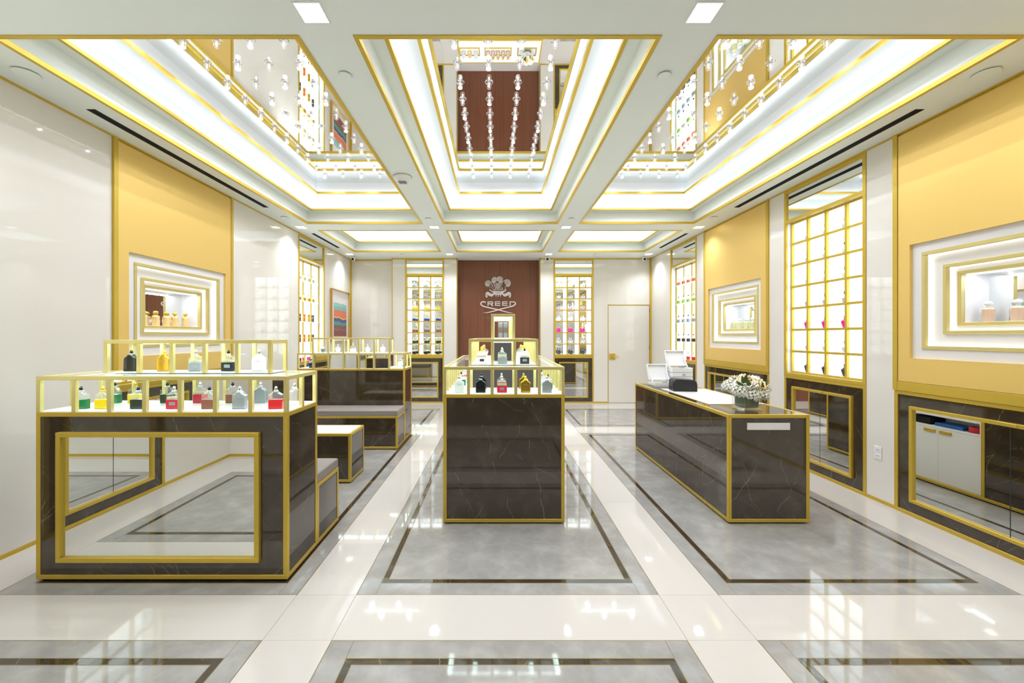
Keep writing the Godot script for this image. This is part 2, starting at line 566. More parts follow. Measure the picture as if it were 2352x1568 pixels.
func coffer(c: Node3D, x0: float, x1: float, d0: float, d1: float, big: bool) -> void:
	var p := sub(c, "coffer")
	var e1 := 0.104
	var e2 := 0.255
	var e3 := 0.20
	var k := 0.075 if big else 0.13
	part(p, "trim", MB.new().ring(x0 - 0.014, x1 + 0.014, d0 - 0.014, d1 + 0.014, 0.026, YC - 0.006, YC + 0.026), M.gold)
	part(p, "soffit", MB.new().ring(x0, x1, d0, d1, e1, YC + 0.172, YC + 0.188), M.ceiling_paint)
	part(p, "trim", MB.new().ring(x0 + e1 - 0.014, x1 - e1 + 0.014, d0 + e1 - 0.014, d1 - e1 + 0.014, 0.026, YC + 0.166, YC + 0.190), M.gold)
	part(p, "led_strip", MB.new().ring(x0 + 0.012, x1 - 0.012, d0 + 0.012, d1 - 0.012, 0.014, YC + 0.188, YC + 0.196), M.led)
	part(p, "soffit", MB.new().ring(x0, x1, d0, d1, e2, YC + 0.361, YC + 0.381), M.white_paint)
	part(p, "trim", MB.new().ring(x0 + e2 - 0.014, x1 - e2 + 0.014, d0 + e2 - 0.014, d1 - e2 + 0.014, 0.026, YC + 0.355, YC + 0.383), M.gold)
	part(p, "led_strip", MB.new().ring(x0 + e3 + 0.004, x1 - e3 - 0.004, d0 + e3 + 0.004, d1 - e3 - 0.004, 0.014, YC + 0.381, YC + 0.389), M.led)
	part(p, "cove_wall", MB.new().ring(x0, x1, d0, d1, e3, YC + 0.381, YC + 0.535), M.white_paint)
	part(p, "ceiling_mirror", MB.new().box(x0 + e3 - 0.01, x1 - e3 + 0.01, YC + 0.535, YC + 0.545, d0 + e3 - 0.01, d1 - e3 + 0.01), M.mirror)
	var lx := x1 - x0; var ld := d1 - d0
	var xm := (x0 + x1) / 2; var dm := (d0 + d1) / 2
	for s in [-1.0, 1.0]:
		var xe: float = xm + s * (lx / 2 - 0.035)
		area(p, P(xe, YC + 0.2, dm), Vector3(-s * 0.35, 1, 0), 0.03, ld - 0.08, k * ld)
		var de: float = dm + s * (ld / 2 - 0.035)
		area(p, P(xm, YC + 0.2, de), Vector3(0, 1, s * 0.35), lx - 0.08, 0.03, k * lx)
		if not big: continue
		var xf: float = xm + s * (lx / 2 - e3 - 0.025)
		area(p, P(xf, YC + 0.394, dm), Vector3(-s * 0.4, 1, 0), 0.025, ld - 2 * e3 - 0.05, k * 0.45 * (ld - 0.4))
		var df: float = dm + s * (ld / 2 - e3 - 0.025)
		area(p, P(xm, YC + 0.394, df), Vector3(0, 1, s * 0.4), lx - 2 * e3 - 0.05, 0.025, k * 0.45 * (lx - 0.4))

# ---------------------------------------------------------------- walls
func wall_section(w: Node3D, f: String, u0: float, u1: float, base := true, seams := []) -> void:
	var cuts := [u0]
	cuts.append_array(seams)
	cuts.append(u1)
	for i in cuts.size() - 1:
		part(w, "panel", fb(MB.new(), f, cuts[i] + 0.0008, cuts[i + 1] - 0.0008, 0.0, YC, 0.0, 0.45), M.cream_lacquer)
	if base:
		part(w, "baseboard", fb(MB.new(), f, u0, u1, 0.0, 0.03, -0.004, 0.01), M.gold)

func build_walls() -> void:
	var l := structure("wall_left")
	part(l, "backing", MB.new().box(XL - 0.45, XL - 0.6, -0.1, YC + 0.1, -0.4, 9.4), M.white_paint)
	wall_section(l, "L", -0.2, 0.87)
	wall_section(l, "L", 1.93, 3.396, true, [])
	wall_section(l, "L", 4.94, 6.59)
	wall_section(l, "L", 7.59, 9.3)
	var r := structure("wall_right")
	part(r, "backing", MB.new().box(XR + 0.45, XR + 0.6, -0.1, YC + 0.1, -0.4, 9.4), M.white_paint)
	wall_section(r, "R", -0.2, 1.87)
	wall_section(r, "R", 3.413, 3.674)
	wall_section(r, "R", 4.717, 4.98)
	wall_section(r, "R", 6.53, 6.79)
	wall_section(r, "R", 7.8, 9.3)

func build_back_wall() -> void:
	var b := structure("wall_back")
	part(b, "backing", MB.new().box(-3.8, 3.9, -0.1, YC + 0.1, DB + 0.45, DB + 0.6), M.white_paint)
	# set-back panel on the left
	part(b, "panel", MB.new().box(XL - 0.2, -2.256, 0, YC, 8.95, DB + 0.45), M.cream_lacquer)
	part(b, "trim", MB.new().box(XL, -2.256, YC - 0.03, YC, 8.935, 8.95), M.gold)
	part(b, "trim", MB.new().box(XL, XL + 0.03, 0, YC, 8.92, 8.95), M.gold)
	part(b, "baseboard", MB.new().box(XL, -2.256, 0, 0.03, 8.945, 8.95), M.gold)
	wall_section(b, "B", -2.256, -1.97)
	wall_section(b, "B", -1.13, -0.846)
	wall_section(b, "B", 0.94, 1.235)
	wall_section(b, "B", 2.1, 2.405)
	# wall over the door
	part(b, "panel", fb(MB.new(), "B", 2.405, XR + 0.2, 2.125, YC, 0.0, 0.45), M.cream_lacquer)
	for q in [[-2.256, -2.24], [-0.862, -0.846], [0.94, 0.956]]:
		part(b, "trim", fb(MB.new(), "B", q[0], q[1], 0, YC, -0.006, 0.01), M.gold)
	for q in [[-2.256, -0.846], [0.94, 3.34]]:
		part(b, "trim", fb(MB.new(), "B", q[0], q[1], YC - 0.028, YC, -0.006, 0.01), M.gold)
	part(b, "trim", fb(MB.new(), "B", XR - 0.035, XR, 0, YC, -0.03, 0.01), M.gold)
	# walnut panel in a shallow recess
	var seams := [-0.846, -0.25, 0.345, 0.94]
	for i in 3:
		part(b, "walnut_panel", MB.new().box(seams[i] + 0.0006, seams[i + 1] - 0.0006, 0, YC, 9.03, 9.2), M.walnut, "walnut veneer panel" if i == 0 else "")
	# door
	var dr := structure("door_1")
	origin[dr] = Vector3.ZERO
	part(dr, "door_leaf", fb(MB.new(), "B", 2.422, 3.30, 0.006, 2.108, 0.004, 0.05), M.cream_lacquer)
	var fr := MB.new()
	fb(fr, "B", 2.405, 2.419, 0, 2.125, -0.004, 0.06)
	fb(fr, "B", 3.303, XR, 0, 2.125, -0.004, 0.06)
	fb(fr, "B", 2.419, 3.303, 2.111, 2.125, -0.004, 0.06)
	part(dr, "door_frame", fr, M.gold)
	part(dr, "backing", fb(MB.new(), "B", 2.40, XR + 0.2, 0, 2.13, 0.06, 0.45), M.cream_lacquer)
	var pl := part(dr, "handle_plate", fb(MB.new(), "B", 2.44, 2.565, 0.94, 1.07, -0.012, 0.004, 0.002), M.gold)
	var lv := MB.new()
	lv.lathe([Vector2(0.0, 0), Vector2(0.014, 0), Vector2(0.014, 0.05), Vector2(0, 0.05)], 14)
	lv.moved(Transform3D(Basis(Vector3.RIGHT, PI / 2), P(2.5, 1.0, DB - 0.01)))
	fb(lv, "B", 2.49, 2.62, 0.99, 1.012, -0.07, -0.05, 0.003)
	part(pl, "lever", lv, M.gold)
	for y in [0.3, 1.15, 1.95]:
		part(dr, "hinge", fb(MB.new(), "B", 3.298, 3.306, y, y + 0.09, -0.006, 0.0), M.dark_grey)

func build_front_wall() -> void:
	# shop front behind the photographer: two wall piers and a lintel round the open entrance
	var w := structure("wall_front")
	for q in [[-3.7, -0.98], [1.10, 3.8]]:
		part(w, "panel", MB.new().box(q[0], q[1], 0, YC, -0.1, -0.3), M.cream_lacquer)
	part(w, "lintel", MB.new().box(-0.98, 1.10, 2.6, YC, -0.1, -0.3), M.cream_lacquer)
	part(w, "trim", MB.new().box(-1.02, -0.98, 0, 2.6, -0.07, -0.32).box(1.10, 1.14, 0, 2.6, -0.07, -0.32).box(-1.02, 1.14, 2.6, 2.64, -0.07, -0.32), M.gold)
	part(w, "baseboard", MB.new().box(XL, -1.02, 0, 0.03, -0.1, -0.09).box(1.14, XR, 0, 0.03, -0.1, -0.09), M.gold)

# ---------------------------------------------------------------- wall modules
func base_cabinet(f: String, u0: float, u1: float, label: String, doors: int, k: int) -> void:
	var o := thing("base_cabinet", label, "cabinet", fp(f, (u0 + u1) / 2, 0, 0.1), "marble base cabinets")
	part(o, "carcass", fb(MB.new(), f, u0 + 0.004, u1 - 0.004, 0, 0.996, 0.02, 0.44), M.white_paint)
	part(o, "marble_front", fb(MB.new(), f, u0 + 0.03, u1 - 0.03, 0.03, 0.97, 0.004, 0.02), M["dark_marble_%d" % k])
	part(o, "brass_edge", fring(MB.new(), f, u0, u1, 0.0, 0.998, 0.03, -0.006, 0.02, 0.0015), M.gold)
	var a0 := u0 + 0.135; var a1 := u1 - 0.135
	if f == "B":
		a0 = u0 + 0.12; a1 = u1 - 0.12
	part(o, "mirror_frame", fring(MB.new(), f, a0, a1, 0.115, 0.885, 0.026, -0.022, 0.004, 0.002), M.gold)
	var i0 := a0 + 0.026; var i1 := a1 - 0.026
	if doors == 2:
		var um := (i0 + i1) / 2
		part(o, "mirror_door", fb(MB.new(), f, i0, um - 0.003, 0.141, 0.859, -0.004, 0.003), M.mirror)
		part(o, "mirror_door", fb(MB.new(), f, um + 0.003, i1, 0.141, 0.859, -0.004, 0.003), M.mirror)
		part(o, "door_gap", fb(MB.new(), f, um - 0.003, um + 0.003, 0.141, 0.859, 0.0, 0.0035), M.dark_grey)
		part(o, "pull", fb(MB.new(), f, um - 0.05, um + 0.05, 0.862, 0.884, -0.03, -0.02, 0.002), M.gold)
	else:
		part(o, "mirror_door", fb(MB.new(), f, i0, i1, 0.141, 0.859, -0.004, 0.003), M.mirror)

func niche(f: String, u0: float, u1: float, label: String) -> void:
	var o := thing("display_niche", label, "wall niche", fp(f, (u0 + u1) / 2, 1.0, 0.1), "gold wall niches")
	var fr := MB.new()
	for q in [[u0, u0 + 0.04], [u1 - 0.04, u1]]:
		fb(fr, f, q[0], q[1], 1.0, YC - 0.008, -0.02, 0.02, 0.0015)
	fb(fr, f, u0 + 0.04, u1 - 0.04, 1.0, 1.075, -0.018, 0.02, 0.0015)
	part(o, "brass_frame", fr, M.gold)
	part(o, "top_gap", fb(MB.new(), f, u0 + 0.04, u1 - 0.04, YC - 0.012, YC - 0.001, 0.0, 0.03), M.shadow_gap)
	# gold field with a window cut for the niche
	var b0 := u0 + 0.143; var b1 := u1 - 0.137
	var y0 := 1.27; var y1 := 2.18
	var gf := MB.new()
	fb(gf, f, u0 + 0.043, b0, 1.078, YC - 0.03, -0.014, 0.05)
	fb(gf, f, b1, u1 - 0.043, 1.078, YC - 0.03, -0.014, 0.05)
	fb(gf, f, b0, b1, 1.078, y0, -0.014, 0.05)
	fb(gf, f, b0, b1, y1, YC - 0.03, -0.014, 0.05)
	part(o, "gold_panel", gf, M.gold_panel)
	part(o, "top_rail", fb(MB.new(), f, u0 + 0.04, u1 - 0.04, YC - 0.028, YC - 0.012, 0.0, 0.03), M.gold)
	part(o, "white_board", fring(MB.new(), f, b0 - 0.02, b1 + 0.02, y0 - 0.02, y1 + 0.02, 0.098, 0.010, 0.028), M.white_board)
	# three brass rings, each set deeper, with lit white steps between them
	var s0 := 0.074
	part(o, "brass_ring", fring(MB.new(), f, b0 + s0, b1 - s0, y0 + s0, y1 - s0, 0.028, 0.003, 0.030, 0.002), M.gold_soft)
	var s1 := s0 + 0.118
	part(o, "white_step", fring(MB.new(), f, b0 + 0.03, b1 - 0.03, y0 + 0.03, y1 - 0.03, s1 - 0.03 + 0.01, 0.056, 0.066), M.white_board)
	part(o, "step_side", fring(MB.new(), f, b0 + 0.02, b1 - 0.02, y0 + 0.02, y1 - 0.02, 0.01, 0.028, 0.066), M.white_board)
	part(o, "led_strip", fring(MB.new(), f, b0 + s0 - 0.012, b1 - s0 + 0.012, y0 + s0 - 0.012, y1 - s0 + 0.012, 0.024, 0.0305, 0.034), M.niche_led)
	part(o, "brass_ring", fring(MB.new(), f, b0 + s1, b1 - s1, y0 + s1, y1 - s1, 0.026, 0.040, 0.070, 0.002), M.gold_soft)
	var s2 := s1 + 0.06
	part(o, "white_step", fring(MB.new(), f, b0 + s1 - 0.03, b1 - s1 + 0.03, y0 + s1 - 0.03, y1 - s1 + 0.03, s2 - s1 + 0.04, 0.096, 0.106), M.white_board)
	part(o, "led_strip", fring(MB.new(), f, b0 + s1 - 0.012, b1 - s1 + 0.012, y0 + s1 - 0.012, y1 - s1 + 0.012, 0.022, 0.0705, 0.074), M.niche_led)
	part(o, "brass_ring", fring(MB.new(), f, b0 + s2, b1 - s2, y0 + s2, y1 - s2, 0.026, 0.082, 0.112, 0.002), M.gold_soft)
	# inner box
	var t := s2 + 0.026
	part(o, "inner_box", fring(MB.new(), f, b0 + t - 0.02, b1 - t + 0.02, y0 + t - 0.02, y1 - t + 0.02, 0.02, 0.112, 0.32), M.white_board)
	part(o, "back_mirror", fb(MB.new(), f, b0 + t, b1 - t, y0 + t, y1 - t, 0.29, 0.30), M.mirror)
	part(o, "backing", fb(MB.new(), f, u0, u1, 1.0, YC, 0.40, 0.45), M.white_paint)
	var ls := fb(MB.new(), f, b0 + t + 0.01, b1 - t - 0.01, y1 - t - 0.008, y1 - t - 0.001, 0.12, 0.145)
	part(o, "led_strip", ls, M.niche_led)
	var into := fp(f, 0, 0, 1) - fp(f, 0, 0, 0)
	var um := (b0 + b1) / 2; var ym := (y0 + y1) / 2
	area(o, fp(f, um, y1 - t - 0.012, 0.135), Vector3.DOWN + into * 0.2, (b1 - b0 - 2 * t) if f == "B" else 0.02, 0.02 if f == "B" else (b1 - b0 - 2 * t), 0.16)
	# step lights: behind the first two rings
	for q in [[s0, 0.037, 0.026], [s1, 0.077, 0.022]]:
		var hw: float = b1 - b0 - 2 * q[0]
		var hh: float = y1 - y0 - 2 * q[0]
		for s in [-1.0, 1.0]:
			var ud: Vector3 = (fp(f, 1, 0, 0) - fp(f, 0, 0, 0)) * s
			# along top / bottom
			light_bar(o, fp(f, um, ym + s * (hh / 2 + 0.002), q[1]), into + Vector3(0, -s * 0.4, 0), f, hw - 0.02, true, q[2] * hw)
			light_bar(o, fp(f, um + s * (hw / 2 + 0.002), ym, q[1]), into - ud * 0.4, f, hh - 0.02, false, q[2] * hh)

func light_bar(o: Node3D, at: Vector3, dir: Vector3, f: String, length: float, along_wall: bool, energy: float) -> void:
	var l := AreaLight3D.new()
	l.name = numbered(o, "led_light")
	l.area_size = Vector2(length, 0.014)
	l.light_energy = energy
	l.light_color = Color(0.98, 0.98, 1.0)
	l.shadow_enabled = true
	l.area_range = 8.0
	o.add_child(l)
	var zb := -dir.normalized()
	var xb := Vector3.UP
	if along_wall:
		xb = Vector3(0, 0, 1) if f != "B" else Vector3(1, 0, 0)
	xb = (xb - zb * xb.dot(zb)).normalized()
	l.transform = Transform3D(Basis(xb, zb.cross(xb), zb), at - origin[o])

func shelf_unit(f: String, u0: float, u1: float, kind: String, label: String) -> void:
	var o := thing("shelf_unit", label, "shelf", fp(f, (u0 + u1) / 2, 1.0, 0.1), "lit wall shelves")
	var w := 0.034
	var yt := 2.74
	var fr := MB.new()
	fb(fr, f, u0, u0 + w, 0.998, YC - 0.006, -0.008, 0.012, 0.0015)
	fb(fr, f, u1 - w, u1, 0.998, YC - 0.006, -0.008, 0.012, 0.0015)
	fb(fr, f, u0 + w, u1 - w, YC - 0.05, YC - 0.006, -0.004, 0.03, 0.0015)
	fb(fr, f, u0 + w, u1 - w, yt, yt + 0.036, -0.004, 0.03, 0.0015)
	fb(fr, f, u0 + w, u1 - w, 0.998, 1.03, -0.008, 0.03, 0.0015)
	part(o, "brass_frame", fr, M.gold)
	part(o, "header_mirror", fb(MB.new(), f, u0 + w, u1 - w, yt + 0.036, YC - 0.05, 0.008, 0.02), M.mirror)
	part(o, "backing", fb(MB.new(), f, u0, u1, 0.998, YC, 0.40, 0.45), M.white_paint)
	var box := MB.new()
	fb(box, f, u0, u0 + w - 0.001, 0.998, YC, 0.012, 0.40)
	fb(box, f, u1 - w + 0.001, u1, 0.998, YC, 0.012, 0.40)
	fb(box, f, u0, u1, yt + 0.002, yt + 0.03, 0.03, 0.40)
	fb(box, f, u0, u1, 0.998, 1.028, 0.03, 0.40)
	part(o, "box_lining", box, M.light_box)
	var a0 := u0 + w; var a1 := u1 - w
	var lo := 1.03; var hi := yt
	var out := fp(f, 0, 0, -1) - fp(f, 0, 0, 0)
	if kind == "glass":
		part(o, "light_panel", fb(MB.new(), f, a0 + 0.012, a1 - 0.012, lo, hi - 0.03, 0.10, 0.11), M.light_panel)
		for i in 4:
			var uu := lerpf(a0 + 0.014, a1 - 0.014, i / 3.0)
			part(o, "post", fb(MB.new(), f, uu - 0.014, uu + 0.014, lo, hi - 0.01, 0.085, 0.10, 0.001), M.gold)
		part(o, "top_rail", fb(MB.new(), f, a0, a1, hi - 0.035, hi - 0.005, 0.085, 0.10), M.gold)
		for y in [2.38, 2.04, 1.69, 1.346]:
			part(o, "glass_shelf", fb(MB.new(), f, a0 + 0.01, a1 - 0.01, y - 0.009, y, 0.002, 0.085), M.glass_shelf)
			for uu in [0.1, 0.25, 0.42, 0.58, 0.75, 0.9]:
				part(o, "shelf_pin", fb(MB.new(), f, lerpf(a0, a1, uu) - 0.007, lerpf(a0, a1, uu) + 0.007, y - 0.02, y - 0.0095, 0.07, 0.085), M.chrome)
		area(o, fp(f, (a0 + a1) / 2, (lo + hi) / 2, 0.08), out, a1 - a0 - 0.06, hi - lo - 0.1, 0.35, Color(0.9, 0.96, 1.0))
		return
	var nc := 4 if kind == "grid4" else 3
	var nr := 7
	var r0 := 0.05 if nc == 4 else 0.035
	var r1 := 0.078 if nc == 4 else 0.27
	var cw := (a1 - a0) / nc
	var ch := (hi - lo) / nr
	if nc == 4:
		part(o, "light_panel", fb(MB.new(), f, a0, a1, lo, hi, 0.18, 0.19), M.light_panel)
		area(o, fp(f, (a0 + a1) / 2, (lo + hi) / 2, 0.175), out, a1 - a0 - 0.05, hi - lo - 0.05, 0.4, Color(0.9, 0.96, 1.0))
	else:
		part(o, "back_mirror", fb(MB.new(), f, a0, a1, lo, hi, 0.272, 0.28), M.mirror)
	for i in range(0, nc + 1):
		var uu := a0 + cw * i
		var q0 := uu - 0.0125; var q1 := uu + 0.0125
		if i == 0: q0 = a0
		if i == nc: q1 = a1
		part(o, "divider", fb(MB.new(), f, q0, q1, lo, hi, r0, r1 if nc == 4 else r0 + 0.02, 0.001), M.gold)
		if nc == 3:
			if i > 0: part(o, "light_panel", fb(MB.new(), f, q0 - 0.001, q0 + 0.004, lo + 0.005, hi - 0.005, r0 + 0.02, r1), M.light_panel)
			if i < nc: part(o, "light_panel", fb(MB.new(), f, q1 - 0.004, q1 + 0.001, lo + 0.005, hi - 0.005, r0 + 0.02, r1), M.light_panel)
	for k in range(0, nr + 1):
		var yy := lo + ch * k
		var y0 := yy - 0.012; var y1 := yy + 0.012
		if k == 0: y0 = lo; y1 = lo + 0.02
		if k == nr: y0 = hi - 0.02; y1 = hi
		part(o, "shelf_bar", fb(MB.new(), f, a0, a1, y0, y1, r0 - 0.002, r0 + 0.018, 0.001), M.gold)
		if k < nr:
			part(o, "shelf_board", fb(MB.new(), f, a0, a1, y1 - 0.012, y1 - 0.001, r0 + 0.018, 0.175 if nc == 4 else r1), M.glass_shelf if nc == 4 else M.white_top)
	if nc == 3:
		for i in nc:
			area(o, fp(f, a0 + cw * (i + 0.5), hi - 0.03, 0.15), Vector3.DOWN, cw - 0.06, 0.15, 0.05, Color(0.97, 1.0, 1.0))

func build_wall_modules() -> void:
	niche("L", 3.396, 4.94, "gold left wall niche holding five golden bottles")
	base_cabinet("L", 3.396, 4.94, "mirrored marble cabinet under the left wall gold niche", 2, 0)
	niche("R", 1.87, 3.413, "gold niche with white-stoppered bottles at the right picture edge")
	base_cabinet("R", 1.87, 3.413, "mirrored marble cabinet at the right edge of the picture", 2, 1)
	niche("R", 4.98, 6.53, "gold niche on the right wall behind the white flowers")
	base_cabinet("R", 4.98, 6.53, "mirrored marble cabinet on the right wall behind the white flowers", 2, 2)
	shelf_unit("R", 3.674, 4.717, "grid4", "tall backlit shelf grid of four columns on right wall")
	base_cabinet("R", 3.674, 4.717, "mirrored marble cabinet under the tall backlit shelf grid", 2, 3)
	shelf_unit("R", 6.79, 7.8, "glass", "backlit glass shelves with red, green and orange bottles, right wall")
	base_cabinet("R", 6.79, 7.8, "mirrored marble cabinet under the right wall glass shelves", 1, 0)
	shelf_unit("L", 6.59, 7.59, "glass", "backlit glass shelves on the left wall beside the painting")
	base_cabinet("L", 6.59, 7.59, "mirrored marble cabinet under the left wall glass shelves", 1, 1)
	shelf_unit("L", 0.87, 1.93, "grid4", "backlit shelf grid on the left wall by the entrance")
	base_cabinet("L", 0.87, 1.93, "mirrored marble cabinet on left wall reflected in the front counter", 2, 2)
	shelf_unit("B", -1.97, -1.13, "grid3", "bottle grid on the back wall left of the walnut panel")
	base_cabinet("B", -1.97, -1.13, "mirrored marble cabinet left of the walnut panel", 1, 3)
	shelf_unit("B", 1.235, 2.1, "grid3", "bottle grid on the back wall right of the walnut panel")
	base_cabinet("B", 1.235, 2.1, "mirrored marble cabinet right of the walnut panel", 1, 0)

# ---------------------------------------------------------------- counters
func marble_block(o: Node3D, x0: float, x1: float, y0: float, y1: float, d0: float, d1: float, k: int, skip := "") -> void:
	var w := 0.026
	var g := 0.004
	part(o, "core", MB.new().box(x0 + 0.02, x1 - 0.02, y0 + 0.004, y1 - 0.012, d0 + 0.02, d1 - 0.02), M.shadow_gap)
	part(o, "marble_panel", MB.new().box(x0 + w, x1 - w, y0 + w, y1 - w, d0 + g, d0 + 0.02), M["dark_marble_%d" % k])
	part(o, "marble_panel", MB.new().box(x0 + w, x1 - w, y0 + w, y1 - w, d1 - 0.02, d1 - g), M["dark_marble_%d" % ((k + 1) % 4)])
	part(o, "marble_panel", MB.new().box(x0 + g, x0 + 0.02, y0 + w, y1 - w, d0 + w, d1 - w), M["dark_marble_%d" % ((k + 2) % 4)])
	if skip != "right":
		part(o, "marble_panel", MB.new().box(x1 - 0.02, x1 - g, y0 + w, y1 - w, d0 + w, d1 - w), M["dark_marble_%d" % ((k + 3) % 4)])
	for q in [[x0, d0], [x1 - w, d0], [x0, d1 - w], [x1 - w, d1 - w]]:
		part(o, "brass_edge", MB.new().box(q[0], q[0] + w, y0 + w, y1 - w, q[1], q[1] + w, 0.0015), M.gold)
	part(o, "brass_edge", MB.new().ring(x0, x1, d0, d1, w, y0, y0 + w, 0.0015), M.gold)
	part(o, "brass_edge", MB.new().ring(x0, x1, d0, d1, w, y1 - w, y1, 0.0015), M.gold)

func tier(o: Node3D, x0: float, x1: float, d0: float, d1: float, y0: float, nx: int, nd: int, core := []) -> void:
	var t := sub(o, "showcase_tier")
	var w := 0.0235
	var h := 0.213
	var pm := MB.new().box(-w / 2, w / 2, y0, y0 + h - 0.023, -w / 2, w / 2, 0.0012).mesh()
	var spots := []
	for i in nx + 1:
		var x := lerpf(x0 + w / 2, x1 - w / 2, float(i) / nx)
		spots.append(Vector2(x, d0 + w / 2))
		spots.append(Vector2(x, d1 - w / 2))
	for i in range(1, nd):
		var d := lerpf(d0 + w / 2, d1 - w / 2, float(i) / nd)
		spots.append(Vector2(x0 + w / 2, d))
		spots.append(Vector2(x1 - w / 2, d))
	for s in spots:
		var p := part(t, "post", pm, M.gold_soft)
		p.position = Vector3(s.x, 0, -s.y)
	part(t, "top_frame", MB.new().ring(x0, x1, d0, d1, w, y0 + h - 0.023, y0 + h, 0.0012), M.gold_soft)
	part(t, "glass_top", MB.new().box(x0 + w, x1 - w, y0 + h - 0.008, y0 + h - 0.002, d0 + w, d1 - w), M.glass_top)
	part(t, "white_base", MB.new().box(x0 + 0.004, x1 - 0.004, y0, y0 + 0.004, d0 + 0.004, d1 - 0.004), M.white_top)
	var b := 0.012
	part(t, "led_strip", MB.new().ring(x0 + w, x1 - w, d0 + w, d1 - w, b, y0 + h - 0.023, y0 + h - 0.017), M.case_led)
	var xm := (x0 + x1) / 2; var dm := (d0 + d1) / 2
	var yl := y0 + h - 0.026
	var e := 0.085
	for s in [-1.0, 1.0]:
		area(t, P(xm, yl, dm + s * ((d1 - d0) / 2 - w - 0.022)), Vector3(0, -1, s * 0.5), x1 - x0 - 0.06, 0.04, e * (x1 - x0), Color(0.86, 1.0, 0.98))
		area(t, P(xm + s * ((x1 - x0) / 2 - w - 0.022), yl, dm), Vector3(-s * 0.5, -1, 0), 0.04, d1 - d0 - 0.06, e * (d1 - d0), Color(0.86, 1.0, 0.98))
	if core.size() == 4:
		part(t, "mirror_core", MB.new().box(core[0], core[1], y0 + 0.004, y0 + h - 0.009, core[2], core[3]), M.mirror)

func build_counters() -> void:
	# left front counter with mirror
	var a := thing("display_counter", "large marble display counter with framed mirror in left foreground", "counter", P(-1.977, 0, 2.6), "marble display counters")
	part(a, "plinth", MB.new().box(-2.70, -1.254, 0, 0.012, 2.424, 2.79), M.shadow_gap)
	marble_block(a, -2.72, -1.234, 0.012, 0.998, 2.404, 2.807, 1)
	framed_mirror(a, -2.587, -1.394, 0.118, 0.882, 2.404, -1.0)
	tier(a, -2.72, -1.234, 2.404, 2.807, 0.998, 7, 2, [-2.51, -1.438, 2.615, 2.785])
	tier(a, -2.51, -1.438, 2.6, 2.807, 1.211, 5, 1)
	# back left counter
	var c := thing("display_counter", "marble display counter behind the long cushioned bench", "counter", P(-2.0, 0, 5.82), "marble display counters")
	part(c, "plinth", MB.new().box(-2.725, -1.28, 0, 0.012, 5.62, 6.02), M.shadow_gap)
	marble_block(c, -2.745, -1.259, 0.012, 0.998, 5.605, 6.04, 2)
	framed_mirror(c, -2.61, -1.40, 0.118, 0.882, 6.04, 1.0)
	tier(c, -2.745, -1.259, 5.605, 6.04, 0.998, 7, 2, [-2.535, -1.465, 5.63, 5.80])
	tier(c, -2.54, -1.46, 5.605, 5.806, 1.211, 5, 1)
	# centre counter
	var m := thing("display_counter", "stepped marble display counter in the middle of the shop", "counter", P(0.0587, 0, 4.06), "marble display counters")
	part(m, "plinth", MB.new().box(-0.39, 0.507, 0, 0.012, 3.158, 4.97), M.shadow_gap)
	marble_block(m, -0.4095, 0.527, 0.012, 0.998, 3.138, 4.988, 3)
	tier(m, -0.4095, 0.527, 3.138, 4.988, 0.998, 5, 10, [-0.222, 0.339, 3.335, 4.79])
	tier(m, -0.227, 0.344, 3.325, 4.80, 1.211, 3, 8, [-0.045, 0.162, 3.52, 4.60])
	tier(m, -0.045, 0.162, 3.51, 4.61, 1.424, 1, 6)

func framed_mirror(o: Node3D, x0: float, x1: float, y0: float, y1: float, d: float, s: float) -> void:
	var w := 0.028
	var fr := MB.new()
	var e0 := d + s * 0.018
	fr.box(x0, x1, y0, y0 + w, e0, d - s * 0.01, 0.0015)
	fr.box(x0, x1, y1 - w, y1, e0, d - s * 0.01, 0.0015)
	fr.box(x0, x0 + w, y0 + w, y1 - w, e0, d - s * 0.01, 0.0015)
	fr.box(x1 - w, x1, y0 + w, y1 - w, e0, d - s * 0.01, 0.0015)
	part(o, "mirror_frame", fr, M.gold)
	part(o, "mirror", MB.new().box(x0 + w, x1 - w, y0 + w, y1 - w, d + s * 0.002, d - s * 0.01), M.mirror)

func cushion_mesh(x0: float, x1: float, y0: float, y1: float, d0: float, d1: float) -> MB:
	# soft slab: rounded edges and a slightly domed top
	var m := MB.new()
	var r := 0.014
	var prof := [[0.0, 1.0]]
	var rings := []
	for k in 6:
		var th := PI / 2 * k / 5.0
		rings.append([r * (1.0 - sin(th)), y1 - r + r * sin(th) if true else 0.0])
	var loops := [[0.004, y0], [0.0, y0 + 0.008], [0.0, y1 - r]]
	for k in range(1, 6):
		var th := PI / 2 * k / 5.0
		loops.append([r * (1.0 - cos(th)), y1 - r + r * sin(th)])
	loops.append([0.09, y1 + 0.007])
	loops.append([0.17, y1 + 0.009])
	for i in loops.size() - 1:
		var a: Array = loops[i]; var b: Array = loops[i + 1]
		var A := [P(x0 + a[0], a[1], d0 + a[0]), P(x1 - a[0], a[1], d0 + a[0]), P(x1 - a[0], a[1], d1 - a[0]), P(x0 + a[0], a[1], d1 - a[0])]
		var B := [P(x0 + b[0], b[1], d0 + b[0]), P(x1 - b[0], b[1], d0 + b[0]), P(x1 - b[0], b[1], d1 - b[0]), P(x0 + b[0], b[1], d1 - b[0])]
		for k in 4:
			var mid: Vector3 = (A[k] + A[(k + 1) % 4]) / 2 - P((x0 + x1) / 2, 0, (d0 + d1) / 2)
			mid.y = 0.05
			m.face([A[k], A[(k + 1) % 4], B[(k + 1) % 4], B[k]], mid)
	var z: Array = loops[loops.size() - 1]
	m.quad(P(x0 + z[0], z[1], d0 + z[0]), P(x1 - z[0], z[1], d0 + z[0]), P(x1 - z[0], z[1], d1 - z[0]), P(x0 + z[0], z[1], d1 - z[0]), Vector3.UP)
	return m

